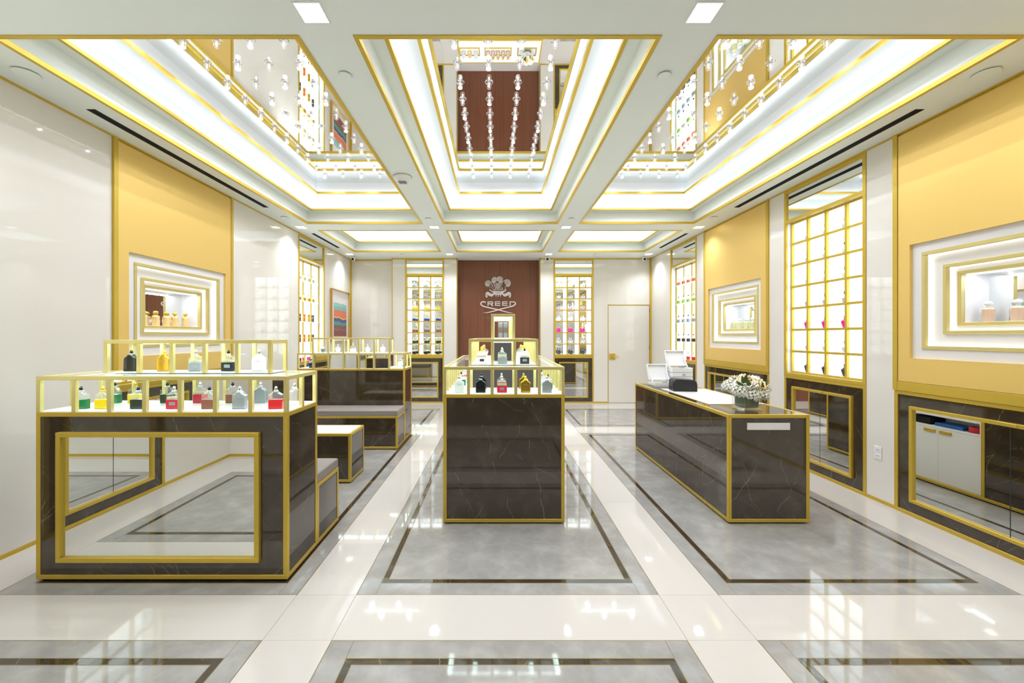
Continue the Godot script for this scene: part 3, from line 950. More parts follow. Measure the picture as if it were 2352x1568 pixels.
func build_seating() -> void:
	var a := thing("bench", "cushioned marble bench behind the left front counter", "bench", P(-1.98, 0, 3.0), "cushioned benches")
	part(a, "plinth", MB.new().box(-2.70, -1.254, 0, 0.012, 2.815, 3.17), M.shadow_gap)
	marble_block(a, -2.72, -1.234, 0.012, 0.425, 2.809, 3.187, 0)
	part(a, "cushion", cushion_mesh(-2.715, -1.238, 0.425, 0.497, 2.812, 3.184), M.cushion)
	var c := thing("bench", "long cushioned bench in front of the back left counter", "bench", P(-2.0, 0, 5.4), "cushioned benches")
	part(c, "plinth", MB.new().box(-2.725, -1.28, 0, 0.012, 5.205, 5.59), M.shadow_gap)
	marble_block(c, -2.745, -1.259, 0.012, 0.425, 5.187, 5.603, 2)
	part(c, "cushion", cushion_mesh(-2.74, -1.263, 0.425, 0.497, 5.190, 5.60), M.cushion)
	var t := thing("coffee_table", "low marble table with white top between the two benches", "table", P(-1.84, 0, 4.2))
	part(t, "plinth", MB.new().box(-2.23, -1.45, 0, 0.012, 4.02, 4.38), M.shadow_gap)
	marble_block(t, -2.25, -1.43, 0.012, 0.488, 4.0, 4.4, 3)
	part(t, "white_top", MB.new().box(-2.224, -1.456, 0.47, 0.4885, 4.026, 4.374), M.white_top)
	# upholstered bench by the set-back wall, seen in the mirrors
	var b := thing("upholstered_bench", "brown upholstered bench with gold legs reflected in the back mirror", "bench", P(-2.7, 0, 8.6))
	part(b, "seat", cushion_mesh(-3.15, -2.3, 0.36, 0.46, 8.42, 8.88), M.brown_seat)
	part(b, "seat_rail", MB.new().box(-3.13, -2.32, 0.34, 0.36, 8.44, 8.86), M.gold)
	for q in [[-3.12, 8.45], [-2.35, 8.45], [-3.12, 8.83], [-2.35, 8.83]]:
		part(b, "leg", MB.new().box(q[0], q[0] + 0.025, 0.0, 0.34, q[1], q[1] + 0.02), M.gold)
	part(b, "foot_rail", MB.new().box(-3.095, -2.35, 0.004, 0.022, 8.45, 8.47), M.gold)

func build_cash_desk() -> void:
	var o := thing("cash_desk", "long marble cash desk with glass top and blank white plaque", "counter", P(2.1, 0, 4.19))
	var x0 := 1.789; var x1 := 2.4166; var d0 := 3.138; var d1 := 5.247; var y1 := 0.842
	var w := 0.026
	part(o, "plinth", MB.new().box(x0 + 0.02, x1 - 0.02, 0, 0.012, d0 + 0.02, d1 - 0.02), M.shadow_gap)
	part(o, "core", MB.new().box(x0 + 0.02, x1 - 0.22, 0.012, y1 - 0.016, d0 + 0.02, d1 - 0.02), M.shadow_gap)
	part(o, "core", MB.new().box(x1 - 0.22, x1 - 0.02, 0.012, y1 - 0.016, d0 + 0.02, 3.55).box(x1 - 0.22, x1 - 0.02, 0.012, y1 - 0.016, 4.68, d1 - 0.02), M.shadow_gap)
	part(o, "marble_panel", MB.new().box(x0 + w, x1 - w, 0.038, y1 - w, d0 + 0.004, d0 + 0.02), M.dark_marble_2)
	part(o, "marble_panel", MB.new().box(x0 + w, x1 - w, 0.038, y1 - w, d1 - 0.02, d1 - 0.004), M.dark_marble_1)
	for q in 3:
		part(o, "marble_panel", MB.new().box(x0 + 0.004, x0 + 0.02, 0.038, y1 - w, lerpf(d0 + w, d1 - w, q / 3.0) + 0.0005, lerpf(d0 + w, d1 - w, (q + 1) / 3.0) - 0.0005), M["dark_marble_%d" % [0, 3, 0][q]])
	part(o, "marble_panel", MB.new().box(x1 - 0.02, x1 - 0.004, 0.038, y1 - w, d0 + w, 3.545), M.dark_marble_0)
	part(o, "marble_panel", MB.new().box(x1 - 0.02, x1 - 0.004, 0.038, y1 - w, 4.69, d1 - w), M.dark_marble_3)
	for q in [[x0, d0], [x1 - w, d0], [x0, d1 - w], [x1 - w, d1 - w], [x1 - w, 3.55], [x1 - w, 4.66]]:
		part(o, "brass_edge", MB.new().box(q[0], q[0] + w, 0.038, y1 - w, q[1], q[1] + w, 0.0015), M.gold)
	part(o, "brass_edge", MB.new().ring(x0, x1, d0, d1, w, 0.012, 0.038, 0.0015), M.gold)
	part(o, "brass_edge", MB.new().ring(x0, x1, d0, d1, w, y1 - w, y1, 0.0015), M.gold)
	# top: dark stone under polished glass, with a white work surface let in
	var tp := MB.new()
	tp.box(x0 + w, x1 - w, y1 - 0.016, y1 - 0.002, d0 + w, 3.617)
	tp.box(x0 + w, 1.888, y1 - 0.016, y1 - 0.002, 3.617, 4.67)
	tp.box(x0 + w, x1 - w, y1 - 0.016, y1 - 0.002, 4.67, d1 - w)
	part(o, "glass_top", tp, M.desk_glass if M.has("desk_glass") else M.dark_marble_0)
	part(o, "work_surface", MB.new().box(1.891, x1 - w, y1 - 0.016, y1 + 0.001, 3.62, 4.667), M.white_top)
	part(o, "brass_inlay", MB.new().box(1.888, 1.891, y1 - 0.016, y1 + 0.001, 3.617, 4.67).box(1.891, x1 - w, y1 - 0.016, y1 + 0.001, 3.617, 3.62).box(1.891, x1 - w, y1 - 0.016, y1 + 0.003, 4.667, 4.69), M.gold)
	part(o, "plaque", MB.new().box(1.934, 2.262, 0.726, 0.779, d0 - 0.004, d0 + 0.004), M.white_top, "blank white plaque")
	# staff side: white cupboards with an open shelf, seen in the wall mirror
	var cb := MB.new()
	cb.box(x1 - 0.22, x1 - 0.02, 0.555, 0.575, 3.58, 4.66).box(x1 - 0.22, x1 - 0.02, 0.668, y1 - 0.017, 3.58, 4.66).box(x1 - 0.22, x1 - 0.2, 0.575, 0.668, 3.58, 4.66).box(x1 - 0.2, x1 - 0.02, 0.575, 0.668, 3.58, 3.60).box(x1 - 0.2, x1 - 0.02, 0.575, 0.668, 4.64, 4.66)
	part(o, "open_shelf", cb, M.white_plastic)
	for q in 3:
		var dr := part(o, "cupboard_door", MB.new().box(x1 - 0.04, x1 - 0.018, 0.04, 0.553, 3.58 + 0.36 * q + 0.001, 3.58 + 0.36 * (q + 1) - 0.001), M.white_plastic)
		part(dr, "pull", MB.new().box(x1 - 0.018, x1 - 0.004, 0.51, 0.54, 3.58 + 0.36 * q + (0.24 if q % 2 == 0 else 0.02), 3.58 + 0.36 * q + (0.34 if q % 2 == 0 else 0.12), 0.002), M.gold)
	var y := 0.5755
	var fo := thing("folder", "blue folder on the open shelf of the cash desk", "folder", P(x1 - 0.1, y, 3.85))
	part(fo, "cover", MB.new().box(x1 - 0.18, x1 - 0.03, y, y + 0.03, 3.74, 3.98, 0.002), M.blue_paper)
	var bf := thing("binder", "black binder beside the blue folder in the cash desk", "binder", P(x1 - 0.1, y, 4.12))
	part(bf, "cover", MB.new().box(x1 - 0.18, x1 - 0.03, y, y + 0.06, 4.02, 4.25, 0.002), M.black)
	var tb := thing("tape_roll", "red tape roll on the open shelf of the cash desk", "tape", P(x1 - 0.07, y, 3.67))
	part(tb, "roll", MB.new().lathe([Vector2(0.025, 0), Vector2(0.045, 0), Vector2(0.045, 0.05), Vector2(0.025, 0.05), Vector2(0.025, 0)], 20, P(x1 - 0.07, y, 3.67)), M.red_tape)
	# things on the desk
	gift_box(P(1.995, y1, 4.92), 0.06, 0.05, "open white gift box lying lowest at the desk end")
	gift_box(P(2.26, y1, 5.04), 0.0, 0.215, "tall white gift box with raised lid at the desk end")
	printer(P(2.07, y1 + 0.001, 4.52))
	flowers(P(2.09, y1, 3.40), 0.12, "vase of white flowers on the cash desk", "white roses and hydrangeas in the cash desk vase")

func gift_box(at: Vector3, turn: float, h: float, label: String) -> void:
	var o := thing("gift_box", label, "box", at, "white gift boxes")
	origin[o] = Vector3.ZERO
	o.rotation.y = turn
	var w := 0.125; var l := 0.105
	if h > 0.1:
		var n := 4
		for k in n:
			part(o, "drawer", MB.new().box(-w, w, 0.002 + k * h / n, (k + 1) * h / n - 0.002, -l, l, 0.003), M.white_plastic)
		part(o, "lift_tab", MB.new().box(0.0, 0.03, h * 0.62, h * 0.62 + 0.006, -l - 0.004, -l), M.dark_grey)
	else:
		part(o, "tray", MB.new().ring(-w, w, -l, l, 0.012, 0, h, 0.002).box(-w, w, 0, 0.02, -l, l), M.white_plastic)
	var rim := MB.new().ring(-w, w, -l, l, 0.01, h, h + 0.004)
	part(o, "rim", rim, M.white_plastic)
	part(o, "card", MB.new().box(-0.07, 0.01, h + 0.002, h + 0.005, -0.01, 0.04), M.gold_soft)
	part(o, "card", MB.new().box(-0.02, 0.04, h + 0.002, h + 0.006, -0.075, -0.045), M.dark_grey)
	# lid leaning back from the far edge
	var lid := MB.new().ring(-w, w, -0.10, 0.10, 0.012, 0, 0.03, 0.002).box(-w, w, 0.0, 0.006, -0.1, 0.1)
	var t := Transform3D(Basis(Vector3.RIGHT, deg_to_rad(72)), Vector3(0, h + 0.105, -l - 0.02))
	part(o, "lid", lid.moved(t), M.white_plastic)
	for s in [-1.0, 1.0]:
		var a := Vector3(s * (w - 0.016), h + 0.005, 0.0)
		var b := Vector3(s * (w - 0.016), h + 0.11, -l - 0.005)
		var dir := (b - a)
		var bar := MB.new().box(-0.004, 0.004, 0, dir.length(), -0.009, 0.009)
		var yb := dir.normalized()
		bar.moved(Transform3D(Basis(Vector3.RIGHT, yb, Vector3.RIGHT.cross(yb)), a))
		part(o, "lid_stay", bar, M.white_board)

func printer(at: Vector3) -> void:
	var o := thing("receipt_printer", "black receipt printer beside the white gift boxes", "printer", at)
	origin[o] = Vector3.ZERO
	o.rotation.y = -0.12
	var prof := PackedVector2Array([Vector2(-0.125, 0), Vector2(0.125, 0), Vector2(0.125, 0.075), Vector2(0.118, 0.105), Vector2(0.095, 0.124), Vector2(-0.06, 0.135), Vector2(-0.1, 0.135), Vector2(-0.118, 0.118), Vector2(-0.125, 0.09)])
	part(o, "body", MB.new().prism(prof, -0.09, 0.09, 0.006), M.printer_black)
	part(o, "lid", MB.new().prism(PackedVector2Array([Vector2(-0.085, 0.1), Vector2(0.07, 0.1), Vector2(0.075, 0.121), Vector2(-0.08, 0.131)]), 0.0895, 0.0945, 0.002), M.printer_black)
	part(o, "button", MB.new().lathe([Vector2(0, 0), Vector2(0.008, 0), Vector2(0.008, 0.004), Vector2(0, 0.004)], 14).moved(Transform3D(Basis(Vector3.RIGHT, PI / 2), Vector3(0.05, 0.025, 0.09))), M.dark_grey)
	for k in 2:
		part(o, "port", MB.new().box(-0.126 - 0.0005, -0.12, 0.02, 0.04, -0.05 + k * 0.06, -0.02 + k * 0.06), M.black)
	part(o, "control_panel", MB.new().box(-0.1265, -0.115, 0.06, 0.1, -0.07, 0.05, 0.002), M.dark_grey)

# ---------------------------------------------------------------- flowers
func petal(w: float, l: float, cup: float, curl: float) -> MB:
	var m := MB.new()
	var nu := 4; var nv := 4
	var g := []
	for i in nu + 1:
		var row := []
		for j in nv + 1:
			var u := float(i) / nu * 2 - 1
			var v := float(j) / nv
			var ww := w * sin(PI * (0.18 + 0.72 * v)) * (1.0 + 0.05 * sin(u * 9.0))
			var y := l * v - 0.12 * l * u * u * v
			var z := cup * (u * u) * ww * 2.0 - curl * v * v * l
			row.append(Vector3(u * ww, y, z))
		g.append(row)
	for i in nu:
		for j in nv:
			m.face([g[i][j], g[i + 1][j], g[i + 1][j + 1], g[i][j + 1]], Vector3(0, 0, 1))
	return m

func rose(r: float, sd: int) -> ArrayMesh:
	var key := "rose%s_%d" % [r, sd]
	if cache.has(key): return cache[key]
	var rg := RandomNumberGenerator.new(); rg.seed = sd
	var m := MB.new()
	for layer_i in 4:
		var cnt := 4 + layer_i * 2
		var tilt := 0.12 + layer_i * 0.36
		for k in cnt:
			var a := TAU * k / cnt + layer_i * 0.6 + rg.randf() * 0.3
			var pt := petal(r * (0.42 + 0.1 * layer_i), r * (0.95 + 0.08 * layer_i), 0.5, -0.35)
			var tt := Basis(Vector3.UP, a) * Basis(Vector3.RIGHT, tilt + rg.randf() * 0.15)
			pt.moved(Transform3D(tt, Basis(Vector3.UP, a) * Vector3(0, -r * 0.3, r * 0.06 * layer_i)))
			m.join(pt)
	cache[key] = m.mesh()
	return cache[key]

func hydrangea(r: float, sd: int) -> ArrayMesh:
	var key := "hyd%s_%d" % [r, sd]
	if cache.has(key): return cache[key]
	var rg := RandomNumberGenerator.new(); rg.seed = sd
	var m := MB.new()
	for k in 64:
		var y := 1.0 - 1.55 * (k + 0.5) / 64
		var ph := k * 2.39996
		var rr := sqrt(maxf(0.0, 1 - y * y))
		var dir := Vector3(rr * cos(ph), y, rr * sin(ph))
		var c := dir * r * (0.88 + rg.randf() * 0.16)
		var up := dir
		var side := up.cross(Vector3(0.3, 0.9, 0.2)).normalized()
		var b := Basis(side, up, side.cross(up))
		for q in 4:
			var pt := petal(r * 0.13, r * 0.24, 0.3, 0.2)
			pt.moved(Transform3D(b * Basis(Vector3.UP, q * PI / 2 + rg.randf() * 0.4) * Basis(Vector3.RIGHT, 1.15), c))
			m.join(pt)
	cache[key] = m.mesh()
	return cache[key]

func flowers(at: Vector3, turn: float, vase_label: String, label: String, s := 1.0) -> void:
	if not M.has("rose"):
		var rm := mat("rose", c8(253, 248, 230), 0.6)
		rm.backlight_enabled = true; rm.backlight = Color(0.35, 0.33, 0.25)
		var hm := mat("hydrangea", c8(250, 250, 240), 0.6)
		hm.backlight_enabled = true; hm.backlight = Color(0.35, 0.35, 0.28)
		mat("leaf", c8(72, 98, 42), 0.5)
		mat("stem_green", c8(30, 72, 22), 0.6)
		mat("bud", c8(244, 218, 150), 0.6)
	var v := thing("glass_vase", vase_label, "vase", at, "glass flower vases")
	origin[v] = Vector3.ZERO
	v.rotation.y = turn
	v.scale = Vector3.ONE * s
	var h := 0.115; var w := 0.078
	part(v, "glass", MB.new().ring(-w, w, -w, w, 0.005, 0.0, h).box(-w + 0.005, w - 0.005, 0, 0.012, -w + 0.005, w - 0.005), M.glass)
	part(v, "leaf_lining", MB.new().box(-w + 0.012, w - 0.012, 0.016, h - 0.01, -w + 0.012, w - 0.012, 0.012), M.stem_green)
	var f := thing("flower_bouquet", label, "flowers", at + Vector3(0, h * s, 0), "white flower bouquets")
	origin[f] = Vector3.ZERO
	f.rotation.y = turn
	f.scale = Vector3.ONE * s
	var hy := [[-0.095, 0.045, 0.05, 0.062], [-0.03, 0.02, 0.085, 0.062], [0.05, 0.015, 0.085, 0.06], [0.105, 0.05, 0.04, 0.062], [-0.11, 0.06, -0.05, 0.06], [0.11, 0.06, -0.05, 0.06], [0.0, 0.05, -0.09, 0.06]]
	for k in hy.size():
		var q: Array = hy[k]
		var p := part(f, "hydrangea", hydrangea(0.062, 40 + k % 3), M.hydrangea)
		p.position = Vector3(q[0], q[1], q[2])
		p.rotation = Vector3(q[2] * 4, k, -q[0] * 4)
	var ro := [[-0.075, 0.118, 0.02, -0.5], [-0.015, 0.135, 0.03, -0.1], [-0.03, 0.095, 0.075, 0.1], [0.04, 0.09, 0.08, 0.2], [0.06, 0.13, 0.02, 0.3], [0.09, 0.105, 0.045, 0.6], [0.02, 0.145, -0.03, 0.0], [-0.05, 0.13, -0.05, -0.3]]
	for k in ro.size():
		var q: Array = ro[k]
		var p := part(f, "rose", rose(0.046, 60 + k % 3), M.bud if k in [1, 3] else M.rose)
		p.position = Vector3(q[0], q[1], q[2])
		p.rotation = Vector3(0.35, k * 1.3, -q[3])
	var lf := [[-0.085, 0.11, 0.085, 0.4], [-0.1, 0.085, 0.09, 1.0], [-0.065, 0.085, 0.105, 0.2], [0.03, 0.06, 0.12, 0.0], [0.055, 0.055, 0.12, -0.6], [0.1, 0.09, 0.085, -0.9], [-0.08, 0.12, 0.07, -0.3], [0.075, 0.08, 0.1, -0.2]]
	for k in lf.size():
		var q: Array = lf[k]
		var p := part(f, "leaf", petal(0.018, 0.06, 0.2, 0.4), M.leaf)
		p.position = Vector3(q[0], q[1], q[2])
		p.rotation = Vector3(0.6, q[0] * 5, q[3])

# ---------------------------------------------------------------- ceiling fittings
func build_ceiling_fittings() -> void:
	var xs := [-3.01, -0.957, 1.077, 3.12]
	var xn := ["by the left wall", "left of the centre coffer", "right of the centre coffer", "by the right wall"]
	var rows := [[0.23, "above the entrance"], [2.11, "in the near ceiling"], [6.28, "beyond the large coffers"], [8.34, "close to the back wall"]]
	for r in rows:
		for i in 4:
			var x: float = xs[i]
			var d: float = r[0]
			var o := thing("downlight", "square recessed downlight %s, %s" % [r[1], xn[i]], "downlight", P(x, YC, d), "square ceiling downlights")
			part(o, "trim", MB.new().ring(x - 0.072, x + 0.072, d - 0.072, d + 0.072, 0.008, YC - 0.004, YC + 0.001), M.white_plastic)
			part(o, "light_panel", MB.new().box(x - 0.064, x + 0.064, YC - 0.002, YC + 0.0005, d - 0.064, d + 0.064), M.downlight_panel)
			down_spot(o, P(x, YC - 0.012, d), 1.3, 0.06, 62.0, Color(0.93, 0.95, 1.0))
	var pr := [[-2.995, 2.593, 0.066], [-0.97, 2.61, 0.04], [1.077, 2.61, 0.04], [3.12, 2.593, 0.066], [-2.99, 5.74, 0.045], [-0.977, 5.82, 0.045], [1.07, 5.82, 0.045], [3.07, 5.74, 0.045], [-1.95, 8.38, 0.045], [2.04, 8.38, 0.045]]
	var pn := ["near the left wall and the near ceiling corner", "left of the centre coffer, nearest one", "right of the centre coffer, nearest one", "near the right wall and the near ceiling corner", "by the far end of the left slot", "left of the centre coffer, far one", "right of the centre coffer, far one", "by the far end of the right slot", "over the back left corner", "over the back right corner"]
	for k in pr.size():
		var q: Array = pr[k]
		var o := thing("sprinkler_cover", "round white ceiling cover plate " + pn[k], "cover plate", P(q[0], YC, q[1]), "ceiling cover plates")
		part(o, "plate", MB.new().lathe([Vector2(0, YC - 0.012), Vector2(q[2] - 0.003, YC - 0.012), Vector2(q[2], YC - 0.009), Vector2(q[2], YC - 0.005), Vector2(0, YC - 0.005)], 32, P(q[0], 0, q[1])), M.ceiling_paint)
		part(o, "neck", MB.new().lathe([Vector2(q[2] * 0.8, YC - 0.005), Vector2(q[2] * 0.8, YC + 0.001)], 24, P(q[0], 0, q[1])), M.dark_grey)
	var sl := [[-3.034, -2.968, 3.01, 5.31, "long black air slot along the left wall"], [3.10, 3.166, 3.01, 5.31, "long black air slot along the right wall"], [-3.03, -2.975, 6.66, 7.75, "short black air slot at the back left"], [3.09, 3.145, 6.66, 7.75, "short black air slot at the back right"]]
	for q in sl:
		var o := thing("air_slot", q[4], "air vent", P((q[0] + q[1]) / 2, YC, (q[2] + q[3]) / 2), "ceiling air slots")
		part(o, "slot", MB.new().box(q[0], q[1], YC - 0.002, YC + 0.001, q[2], q[3]), M.black)
		part(o, "blade", MB.new().box((q[0] + q[1]) / 2 - 0.002, (q[0] + q[1]) / 2 + 0.002, YC - 0.004, YC - 0.002, q[2] + 0.01, q[3] - 0.01), M.black)
	var s := thing("smoke_alarm", "white ceiling smoke alarm with clear strobe lens", "alarm", P(-0.985, YC, 4.28))
	var c := P(-0.985, 0, 4.28)
	part(s, "base", MB.new().lathe([Vector2(0, YC - 0.001), Vector2(0.095, YC - 0.001), Vector2(0.095, YC - 0.018), Vector2(0.085, YC - 0.032), Vector2(0.062, YC - 0.045), Vector2(0.058, YC - 0.06), Vector2(0, YC - 0.06)], 32, c), M.white_plastic)
	part(s, "strobe", MB.new().lathe([Vector2(0.056, YC - 0.06), Vector2(0.054, YC - 0.075), Vector2(0.035, YC - 0.088), Vector2(0, YC - 0.092)], 18, c), M.glass)
	part(s, "reflector", MB.new().box(-1.025, -0.945, YC - 0.066, YC - 0.06, 4.25, 4.31), M.dark_grey)
	part(s, "red_mark", MB.new().box(-0.893, -0.888, YC - 0.016, YC - 0.006, 4.27, 4.29), M.red_tape)
	var cams := [[-3.03, 8.62, "round security camera in the back left corner"], [1.08, 8.62, "round security camera right of the walnut panel"], [3.13, 8.62, "round security camera in the back right corner"]]
	for q in cams:
		var o := thing("security_camera", q[2], "camera", P(q[0], YC, q[1]), "security cameras")
		var at := P(q[0], YC - 0.045, q[1])
		part(o, "mount", MB.new().lathe([Vector2(0, YC), Vector2(0.03, YC), Vector2(0.03, YC - 0.015), Vector2(0, YC - 0.015)], 18, P(q[0], 0, q[1])), M.white_plastic)
		var ball := []
		for k in 11:
			var th := PI * k / 10.0
			ball.append(Vector2(0.045 * sin(th), 0.045 * cos(th)))
		part(o, "shell", MB.new().lathe(ball, 22, at), M.white_plastic)
		var lens := []
		for k in 7:
			var th := PI / 2 * k / 6.0
			lens.append(Vector2(0.026 * sin(th), 0.02 * cos(th)))
		part(o, "lens", MB.new().lathe(lens, 18).moved(Transform3D(Basis(Vector3.RIGHT, deg_to_rad(115)), at + Vector3(0, -0.013, 0.034))), M.black)

func build_pendants() -> void:
	var y := YC + 0.535
	var ring := MB.new()
	for k in 24:
		for j in 6:
			var a0 := TAU * k / 24; var a1 := TAU * (k + 1) / 24
			var b0 := TAU * j / 6; var b1 := TAU * (j + 1) / 6
			var q := []
			for t in [[a0, b0], [a1, b0], [a1, b1], [a0, b1]]:
				var rr: float = 0.033 + 0.0022 * cos(t[1])
				q.append(Vector3(rr * cos(t[0]), -0.004 + 0.0022 * sin(t[1]), rr * sin(t[0])))
			var am := (a0 + a1) / 2; var bm := (b0 + b1) / 2
			ring.face(q, Vector3(cos(am) * cos(bm), sin(bm), sin(am) * cos(bm)))
	var ring_m := ring.mesh()
	var tube := MB.new().lathe([Vector2(0.0195, 0), Vector2(0.0195, -0.05), Vector2(0.0175, -0.056), Vector2(0.0, -0.057)], 18).mesh()
	var cap := MB.new().lathe([Vector2(0.0, -0.012), Vector2(0.012, -0.012), Vector2(0.012, 0.0), Vector2(0, 0)], 14).mesh()
	var bulb := MB.new().lathe([Vector2(0.004, -0.012), Vector2(0.006, -0.018), Vector2(0.006, -0.042), Vector2(0.0035, -0.047), Vector2(0, -0.048)], 10).mesh()
	var mids := [(COLS[0] + COLS[1]) / 2, (COLS[2] + COLS[3]) / 2, (COLS[4] + COLS[5]) / 2]
	var cn := ["left", "centre", "right"]
	var rown := ["nearest", "second", "third", "fourth", "fifth", "sixth", "seventh", "eighth", "ninth", "tenth", "eleventh", "farthest"]
	var coln := ["leftmost", "second", "third", "rightmost"]
	for c in 3:
		for r in 16:
			for i in 4:
				var x: float = mids[c] + (i - 1.5) * 0.2515
				var d := 5.56 - 0.2515 * r
				if r >= 12: d = 7.672 - 0.2515 * (r - 12)
				var o := thing("pendant_lamp", "small glass tube lamp in the %s mirrored %s coffer, %s row, %s lamp" % ["large" if r < 12 else "small rear", cn[c], rown[11 - r if r < 12 else 15 - r], coln[i]], "lamp", Vector3(x, y, -d), "glass lamps in the %s coffer" % cn[c])
				origin[o] = Vector3.ZERO
				part(o, "ring", ring_m, M.chrome)
				part(o, "glass_tube", tube, M.glass)
				part(o, "cap", cap, M.chrome)
				part(o, "bulb", bulb, M.bulb_glow)
				if i % 2 == r % 2:
					down_spot(o, Vector3(0, -0.03, 0), 0.24 if r < 12 else 0.2, 0.006, 80.0, Color(0.925, 0.935, 1.0))

# ---------------------------------------------------------------- logo
func build_logo() -> void:
	var o := thing("wall_logo", "white crest and CREED lettering on the walnut wall", "logo", P(0.05, 2.2, 9.03))
	var z0 := -9.03; var z1 := -9.014
	var q := func(x: float, y: float) -> Vector2: return Vector2(-0.579 + x * 0.000739, 2.909 - y * 0.000739)
	var k := 0.000739
	var curve := func(pts: Array) -> Array:
		var c := Curve2D.new()
		for i in pts.size():
			var a: Array = pts[maxi(i - 1, 0)]; var b: Array = pts[mini(i + 1, pts.size() - 1)]
			var t := Vector2(b[0] - a[0], b[1] - a[1]) / 6.0
			c.add_point(Vector2(pts[i][0], pts[i][1]), -t, t)
		var outp := []
		for p in c.tessellate(4, 3.0): outp.append(q.call(p.x, p.y))
		return outp
	var line := func(pts: Array) -> Array:
		var outp := []
		for p in pts: outp.append(q.call(p[0], p[1]))
		return outp
	# letters
	var C := MB.new()
	C.stroke(curve.call([[462, 990], [440, 962], [395, 952], [350, 965], [322, 1000], [330, 1042], [375, 1078], [470, 1110]]), 30 * k, 34 * k, z0, z1, 36 * k)
	C.stroke(curve.call([[470, 1110], [660, 1152], [840, 1192], [1040, 1248], [1180, 1283], [1290, 1291]]), 34 * k, 3 * k, z0, z1, 24 * k)
	part(o, "letter_c", C, M.logo_white)
	var R := MB.new()
	R.stroke(line.call([[536, 943], [536, 1076]]), 30 * k, 30 * k, z0, z1)
	R.stroke(curve.call([[536, 957], [640, 957], [672, 966], [680, 984], [668, 1004], [640, 1012], [536, 1012]]), 26 * k, 26 * k, z0, z1)
	R.stroke(line.call([[612, 1014], [682, 1076]]), 36 * k, 36 * k, z0, z1)
	part(o, "letter_r", R, M.logo_white)
	for x in [757.0, 972.0]:
		var E := MB.new()
		E.stroke(line.call([[x, 943], [x, 1076]]), 30 * k, 30 * k, z0, z1)
		for yy in [955.0, 1008.0, 1063.0]:
			E.stroke(line.call([[x, yy], [x + 146, yy]]), 25 * k, 25 * k, z0, z1)
		part(o, "letter_e", E, M.logo_white)
	var D := MB.new()
	D.stroke(line.call([[1194, 943], [1194, 1072]]), 28 * k, 28 * k, z0, z1)
	D.stroke(curve.call([[1194, 955], [1280, 955], [1330, 966], [1356, 996], [1346, 1034], [1290, 1074], [1210, 1100]]), 26 * k, 34 * k, z0, z1, 34 * k)
	D.stroke(curve.call([[1210, 1100], [1020, 1145], [840, 1194], [660, 1246], [510, 1282], [388, 1288]]), 34 * k, 3 * k, z0, z1 + 0.002, 24 * k)
	part(o, "letter_d", D, M.logo_white)
	# crest: three ostrich feathers built of raised lines
	var arcs := func(m: MB, cx: float, cy: float, r: float, a0: float, a1: float, n: int, squash: float, curl := 0.0, way := 0.0) -> void:
		for i in n:
			var rr := r * (1.0 - 0.92 * float(i) / n)
			var pts := []
			for s in 17:
				var th := lerpf(a0, a1, s / 16.0)
				pts.append(q.call(cx + cos(way) * (r - rr) * curl + rr * cos(th), cy + sin(way) * (r - rr) * curl + rr * squash * sin(th)))
			m.stroke(pts, 8 * k, 6 * k, z0, z1, 13 * k)
	var f1 := MB.new()
	arcs.call(f1, 545.0, 412.0, 96.0, 0.5, TAU - 0.5, 7, 1.0, 0.85, 0.9)
	for i in 6:
		f1.stroke(curve.call([[610 + i * 10, 350 + i * 26], [660 + i * 12, 430 + i * 22], [742 - i * 8, 610 - i * 6]]), 12 * k, 4 * k, z0, z1)
	f1.stroke(curve.call([[560, 320], [660, 370], [728, 470], [765, 600]]), 11 * k, 8 * k, z0, z1)
	f1.stroke(curve.call([[470, 480], [560, 500], [640, 520], [700, 620]]), 11 * k, 8 * k, z0, z1)
	part(o, "left_feather", f1, M.logo_white)
	var f2 := MB.new()
	arcs.call(f2, 738.0, 300.0, 88.0, 0.9, TAU - 0.5, 7, 0.95, 0.85, 0.7)
	arcs.call(f2, 882.0, 292.0, 94.0, -PI * 1.05, PI * 0.62, 7, 1.0, 0.85, 2.2)
	for i in 7:
		var yy := 400.0 + i * 24
		f2.stroke(curve.call([[748 + i * 7, yy - 18], [795, yy + 4], [828, yy + 30]]), 9 * k, 6 * k, z0, z1)
		f2.stroke(curve.call([[915 - i * 7, yy - 18], [865, yy + 4], [834, yy + 30]]), 9 * k, 6 * k, z0, z1)
	f2.stroke(line.call([[831, 380], [831, 600]]), 12 * k, 7 * k, z0, z1)
	f2.stroke(curve.call([[690, 370], [750, 460], [782, 580]]), 10 * k, 8 * k, z0, z1)
	f2.stroke(curve.call([[955, 350], [905, 460], [885, 580]]), 10 * k, 8 * k, z0, z1)
	part(o, "centre_feather", f2, M.logo_white)
	var f3 := MB.new()
	arcs.call(f3, 1112.0, 396.0, 98.0, -PI * 0.9, PI * 0.75, 7, 1.12, 0.85, 2.3)
	for i in 6:
		f3.stroke(curve.call([[1050 - i * 12, 320 + i * 30], [1000 - i * 6, 430 + i * 22], [930 + i * 10, 610 - i * 6]]), 12 * k, 4 * k, z0, z1)
	f3.stroke(curve.call([[1085, 285], [990, 345], [935, 460], [905, 600]]), 11 * k, 8 * k, z0, z1)
	f3.stroke(curve.call([[1130, 500], [1060, 500], [1045, 570], [985, 630]]), 11 * k, 8 * k, z0, z1)
	part(o, "right_feather", f3, M.logo_white)
	var cr := MB.new()
	cr.stroke(curve.call([[690, 672], [840, 655], [990, 672]]), 40 * k, 40 * k, z0, z1)
	cr.stroke(curve.call([[715, 712], [840, 722], [970, 712]]), 52 * k, 52 * k, z0, z1)
	for x in [775.0, 840.0, 905.0]:
		cr.stroke(line.call([[x, 735], [x, 812]]), 40 * k, 8 * k, z0, z1)
		arcs.call(cr, x, 620.0, 26.0, PI, TAU, 1, 1.2, 0.0, 0.0)
